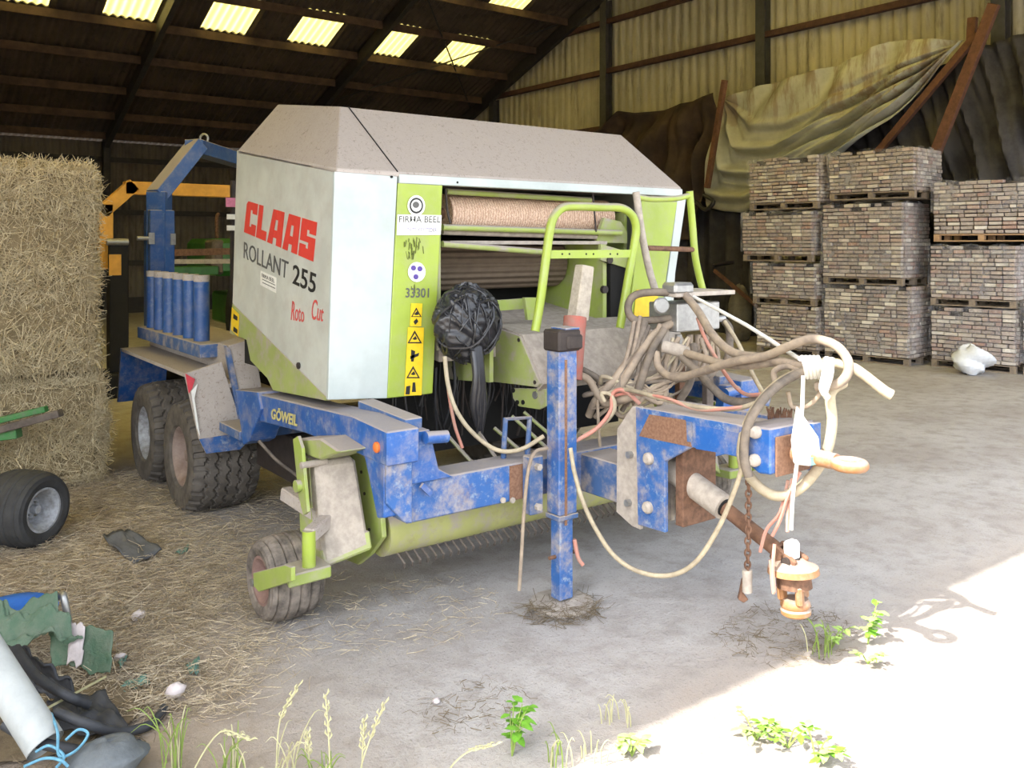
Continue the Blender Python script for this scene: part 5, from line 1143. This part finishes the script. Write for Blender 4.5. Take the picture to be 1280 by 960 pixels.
# ------------------------------------------------------------------ junk heap, bottom left
def crump(name, quadpx, z0, mat, label, cat, seed, amp=.06, nu=16, nv=12, solid=.006):
    rg = random.Random(seed); ph = [rg.uniform(0, 6) for _ in range(6)]
    A, B, C_, D_ = [PZ(p[0], p[1], p[2]) for p in quadpx]
    def fn(u, v):
        p = A * (1 - u) * (1 - v) + B * u * (1 - v) + C_ * u * v + D_ * (1 - u) * v
        z = amp * (.5 * math.sin(u * 9 + ph[0] + 3 * v) + .4 * math.sin(v * 11 + ph[1] - 4 * u) + .3 * math.sin(u * 19 + v * 15 + ph[2]) + .16 * math.sin(u * 37 - v * 12 + ph[3]) + .13 * abs(math.sin(u * 14 + v * 31 + ph[4])))
        return V((p.x + z * .3, p.y, max(.006, p.z + z + z0)))
    q = MB(); q.grid(fn, nu, nv); o = q.build(name, mat, smooth=35, solid=solid); return tag(o, label, cat)
a, c = PZ(-60, 748, .62), PZ(57, 932, .13)
bb = MB(); d = (c - a).normalized(); st = a - d * .4
bb.tube([st, c], .076, 28, cap=False); bb.tube([st, c], .068, 28, cap=False)
o = tag(bb.build('plastic_pipe', 'pipe', smooth=50), 'pale grey plastic pipe slanting over the rubbish heap', 'pipe')
crump('tarpaulin', [(-30, 760, .36), (66, 756, .36), (105, 800, .2), (-30, 828, .14)], .02, 'tarp_green', 'crumpled dull green tarpaulin beside the pale pipe', 'tarpaulin', 2, .05, 60, 44)
crump('tarpaulin', [(60, 785, .22), (142, 788, .24), (138, 840, .06), (66, 832, .06)], .0, 'tarp_green', 'square green tarpaulin flap with a pale worn band', 'tarpaulin', 3, .02, 44, 32)
crump('worn_cloth', [(88, 783, .245), (107, 784, .25), (102, 832, .08), (84, 832, .08)], .01, 'pebble', 'pale worn band of cloth lying on the green flap', 'cloth', 3, .02, 8, 12)
bb = MB(); p = PZ(18, 756, .30); bb.lathe(p - V((0, 0, .05)), (0, 0, 1), [(-.02, .2), (.02, .21), (.05, .17), (.07, .06), (.07, 0)], 28); tag(bb.build('plastic_lid', 'bluelid', smooth=45), 'bright blue plastic lid showing over the green tarpaulin', 'lid')  # shallow domed blue lid, no tub under it
bb = MB(); bb.tube([PZ(58, 758, .3), PZ(76, 744, .38), PZ(80, 748, .38), PZ(86, 785, .22), PZ(74, 782, .22)], .018, 8, 3); tag(bb.build('steel_bracket', 'steel', smooth=50), 'bent grey steel bracket sticking out of the green tarpaulin', 'bracket')
crump('rubber_sheet', [(8, 800, .3), (55, 832, .26), (100, 870, .1), (30, 870, .1)], 0, 'sheet_black', 'black rubber sheet folded under the pale pipe', 'rubber sheet', 5, .025, 30, 24, .012)
crump('rubber_sheet', [(60, 872, .12), (130, 868, .1), (170, 925, .04), (75, 915, .06)], 0, 'sheet_black', 'black rubber sheet lying below the green flap', 'rubber sheet', 6, .02, 30, 24, .012)
for k, pts in enumerate(([(5, 905, .2), (40, 925, .15), (80, 935, .12), (130, 940, .05), (175, 930, .03)], [(70, 890, .2), (110, 905, .16), (150, 915, .06), (190, 905, .02), (205, 885, .02)], [(20, 810, .32), (45, 845, .25), (85, 870, .2), (110, 880, .12)])):
    bb = MB(); bb.tube([PZ(*p) for p in pts], .022, 8, 6); tag(bb.build('rubber_strip', 'sheet_black', smooth=60), ('black rubber strip along the bottom edge of the heap', 'black rubber strip curling out to the right of the heap', 'black rubber strip running beside the pale pipe')[k], 'rubber strip')
q = blob(PZ(134, 972), .15, .13, .075, .1, 8, 26, 16); tag(q.build('stone', 'stone', smooth=50), 'big dark grey stone at the foot of the rubbish heap', 'stone')
for k, pts in enumerate(([(64, 892, .22), (72, 915, .2), (74, 945, .15), (95, 938, .15), (110, 918, .18), (98, 912, .2), (82, 925, .18)], [(30, 958, .15), (55, 948, .15), (75, 950, .15), (85, 958, .12)], [(44, 940, .16), (62, 932, .17), (80, 945, .15), (70, 960, .12)])):
    bb = MB(); bb.tube([PZ(*p) for p in pts], .006, 6, 6); tag(bb.build('twine', 'twine', smooth=60), ('light blue twine looped round the end of the pale pipe', 'light blue twine strand lying lowest in the heap', 'light blue twine strand crossing the black strip')[k], 'twine')
bb = MB(); bb.tube([PZ(58, 886, .2), PZ(132, 846, .05)], .006, 5); tag(bb.build('dry_stalk', 'grassdry'), 'long dry stalk lying across the rubbish heap', 'stalk')
q = blob(PZ(60, 905), .4, .3, .02, .2, 12, 26, 12); tag(q.build('earth_heap', 'clod', smooth=60), 'low mound of dark earth and litter under the rubbish', 'earth')
crump('rubber_flap', [(128, 672, .06), (160, 662, .10), (202, 690, .04), (168, 706, .03)], .01, 'flap_grey', 'dark grey rubber flap lying on the straw', 'rubber flap', 9, .014, 16, 10, .01)
for k, (px_, lb) in enumerate((([(145, 858), (180, 845), (190, 852), (155, 868)], 'teal film scrap lying right of the rubbish heap'), ([(232, 832), (250, 822), (248, 840), (238, 842)], 'small teal film scrap farther out on the straw'), ([(147, 828), (160, 818), (158, 826), (150, 834)], 'tiny teal film scrap touching the green flap'), ([(218, 690), (236, 682), (234, 690), (224, 693)], 'small teal scrap beside the dark rubber flap'))):
    crump('film_scrap', [(p[0], p[1], .02) for p in px_], 0, 'teal', lb, 'film scrap', 20 + k, .015, 8, 6, .003)
for cx_, cy_, r, lb in ((219, 872, .05, 'pale pebble on the edge of the straw'), (173, 775, .04, 'whitish pebble half in the straw above the green flap'), (150, 826, .03, 'small pebble by the green flap'), (545, 880, .02, 'tiny pale pebble on the bare concrete')):
    q = blob(PZ(cx_, cy_), r, r * .8, r * .7, .15, int(cx_), 12, 8); tag(q.build('pebble', 'pebble', smooth=50), lb, 'pebble')
# ------------------------------------------------------------------ weeds and grass
def weed(px_, h, n, label, seed, mats=('leaf', 'leaf2'), spread=.5, leaf=.05):
    rg = random.Random(seed); p0_ = PZ(*px_); t = thing('weed', label, 'weed', p0_)
    for k in range(n):
        a = rg.uniform(0, 6.28); hh = h * rg.uniform(.5, 1); e_ = p0_ + V((math.cos(a) * spread * hh, math.sin(a) * spread * hh, hh)); m_ = (p0_ + e_) / 2 + V((0, 0, .03))
        bb = MB(); bb.tube([p0_, m_, e_], [.004, .003, .002], 5, 3); bb.build('stem', 'grass', t)
        for j in range(6):
            f = .3 + .7 * j / 5; c_ = p0_ * (1 - f) + e_ * f; c_ += V((0, 0, .03 * math.sin(f * 3))); b_ = a + rg.uniform(-2.2, 2.2); d = V((math.cos(b_), math.sin(b_), rg.uniform(-.3, .5))).normalized(); s_ = d.cross(V((0, 0, 1))).normalized(); L = leaf * rg.uniform(.6, 1.2)
            up = V((0, 0, -.12 * L)); bb = MB()
            bb.add([c_, c_ + d * L * .35 + s_ * L * .32, c_ + d * L * .8 + s_ * L * .22 + up, c_ + d * L * 1.1 + up * 2, c_ + d * L * .8 - s_ * L * .22 + up, c_ + d * L * .35 - s_ * L * .32, c_ + d * L * .5 - V((0, 0, .04 * L))], [(0, 1, 6), (1, 2, 6), (2, 3, 6), (3, 4, 6), (4, 5, 6), (5, 0, 6)])
            bb.build('leaf', mats[j % 2], t)
    return t
weed((640, 945), .2, 6, 'bushy green weed at the bottom edge of the shade', 1, ('leaf', 'leaf'), .45, .06)
weed((1085, 805), .22, 5, 'tall pale weed right of the hanging drive shaft', 2, ('leaf', 'leaf2'), .3, .055)
weed((1040, 810), .12, 6, 'low spreading weed on the line between shade and sun', 3, ('leaf2', 'leaf2'), .9, .04)
weed((985, 935), .09, 8, 'flat pale weed in the full sun, left one', 4, ('leaf2', 'leaf'), 1.6, .045)
weed((1020, 952), .09, 7, 'flat pale weed in the full sun, lower right one', 5, ('leaf2', 'leaf'), 1.5, .045)
weed((945, 925), .08, 6, 'flat pale weed in the full sun, nearest the shade', 8, ('leaf2', 'leaf2'), 1.5, .04)
weed((1085, 830), .07, 6, 'small pale weed just inside the sunlight', 6, ('leaf2', 'leaf2'), 1.3, .035)
weed((790, 945), .10, 5, 'thin pale weed on the sunlit edge by the bottom', 7, ('leaf2', 'leaf2'), .9, .05)
def tuft(px_, n, h, label, seed, mat='grass', spread=.5, wd=.006):
    rg = random.Random(seed); p0_ = PZ(*px_); t = thing('grass_tuft', label, 'grass', p0_)
    for k in range(n):
        a = rg.uniform(0, 6.28); hh = h * rg.uniform(.5, 1.1); sp_ = spread * rg.uniform(.2, 1) * hh; b0 = p0_ + V((rg.uniform(-.06, .06), rg.uniform(-.06, .06), 0)); d = V((math.cos(a), math.sin(a), 0)); s_ = d.cross(V((0, 0, 1)))
        bb = MB(); pts = [b0, b0 + d * sp_ * .3 + V((0, 0, hh * .6)), b0 + d * sp_ + V((0, 0, hh)), b0 + d * sp_ * 1.5 + V((0, 0, hh * .95))]
        bb.tube(pts, [wd * .5, wd * .5, wd * .35, wd * .1], 4, 3); bb.build('blade', mat if rg.random() > .3 else 'grassdry', t)
    return t
for k, (x_, y_, n, h, lb, mt) in enumerate(((215, 962, 16, .26, 'green grass tuft beside the dark stone', 'grass'), (285, 975, 14, .2, 'grass tuft at the bottom edge, second from the stone', 'grass'), (350, 985, 14, .24, 'dry grass tuft at the bottom edge with a bowed stem', 'grassdry'),
        (405, 990, 12, .22, 'thin grass tuft below the tallest seed head', 'grass'), (700, 955, 10, .14, 'grass tuft beside the bushy green weed', 'grass'), (770, 905, 10, .14, 'pale grass tuft on the shade line', 'grassdry'), (820 + 205, 818, 12, .16, 'grass tuft under the tall pale weed', 'grass'), (745, 950, 9, .12, 'short grass tuft at the sunlit edge', 'grassdry'))):
    tuft((x_, y_), n, h, lb, 30 + k, mt)
def seedstalk(pts, D, label, r=.011):
    P = [PD(p[0], p[1], D) for p in pts]; f = PZ(pts[0][0], 985); t = thing('seed_grass', label, 'grass stalk', f)
    bb = MB(); bb.tube([V((P[0].x, P[0].y, 0))] + P, .0035, 5, 5); bb.build('stem', 'grassdry', t)
    d = (P[-1] - P[-2]).normalized(); L = (P[-1] - P[-2]).length
    for k in range(14):
        c_ = P[-2] + d * L * (k / 13.0); a = k * 2.4; s_ = V((math.cos(a), math.sin(a), .6)).normalized(); bb = MB(); bb.tube([c_, c_ + s_ * r * 1.4 + d * .008, c_ + s_ * r * 1.2 + d * .022], [.002, .0045, .001], 5); bb.build('seed', 'grassdry', t)
seedstalk([(412, 960), (411, 925), (407, 870)], 3.5, 'tallest pale seed head of grass at the bottom edge')
seedstalk([(388, 970), (386, 945), (384, 918)], 3.5, 'shorter thick seed head left of the tallest one')
seedstalk([(450, 965), (462, 925), (480, 880)], 3.5, 'seed head of grass leaning right')
seedstalk([(452, 970), (453, 940), (455, 902)], 3.52, 'straight thin seed head beside the leaning one')
seedstalk([(345, 970), (350, 900), (372, 858)], 3.6, 'loose drooping seed head over the grey concrete')
seedstalk([(560, 965), (585, 940), (618, 932)], 3.5, 'bowed pale grass head left of the green weed')
seedstalk([(240, 968), (275, 915), (312, 925)], 3.5, 'bowed dry stem arching over the grass tufts')
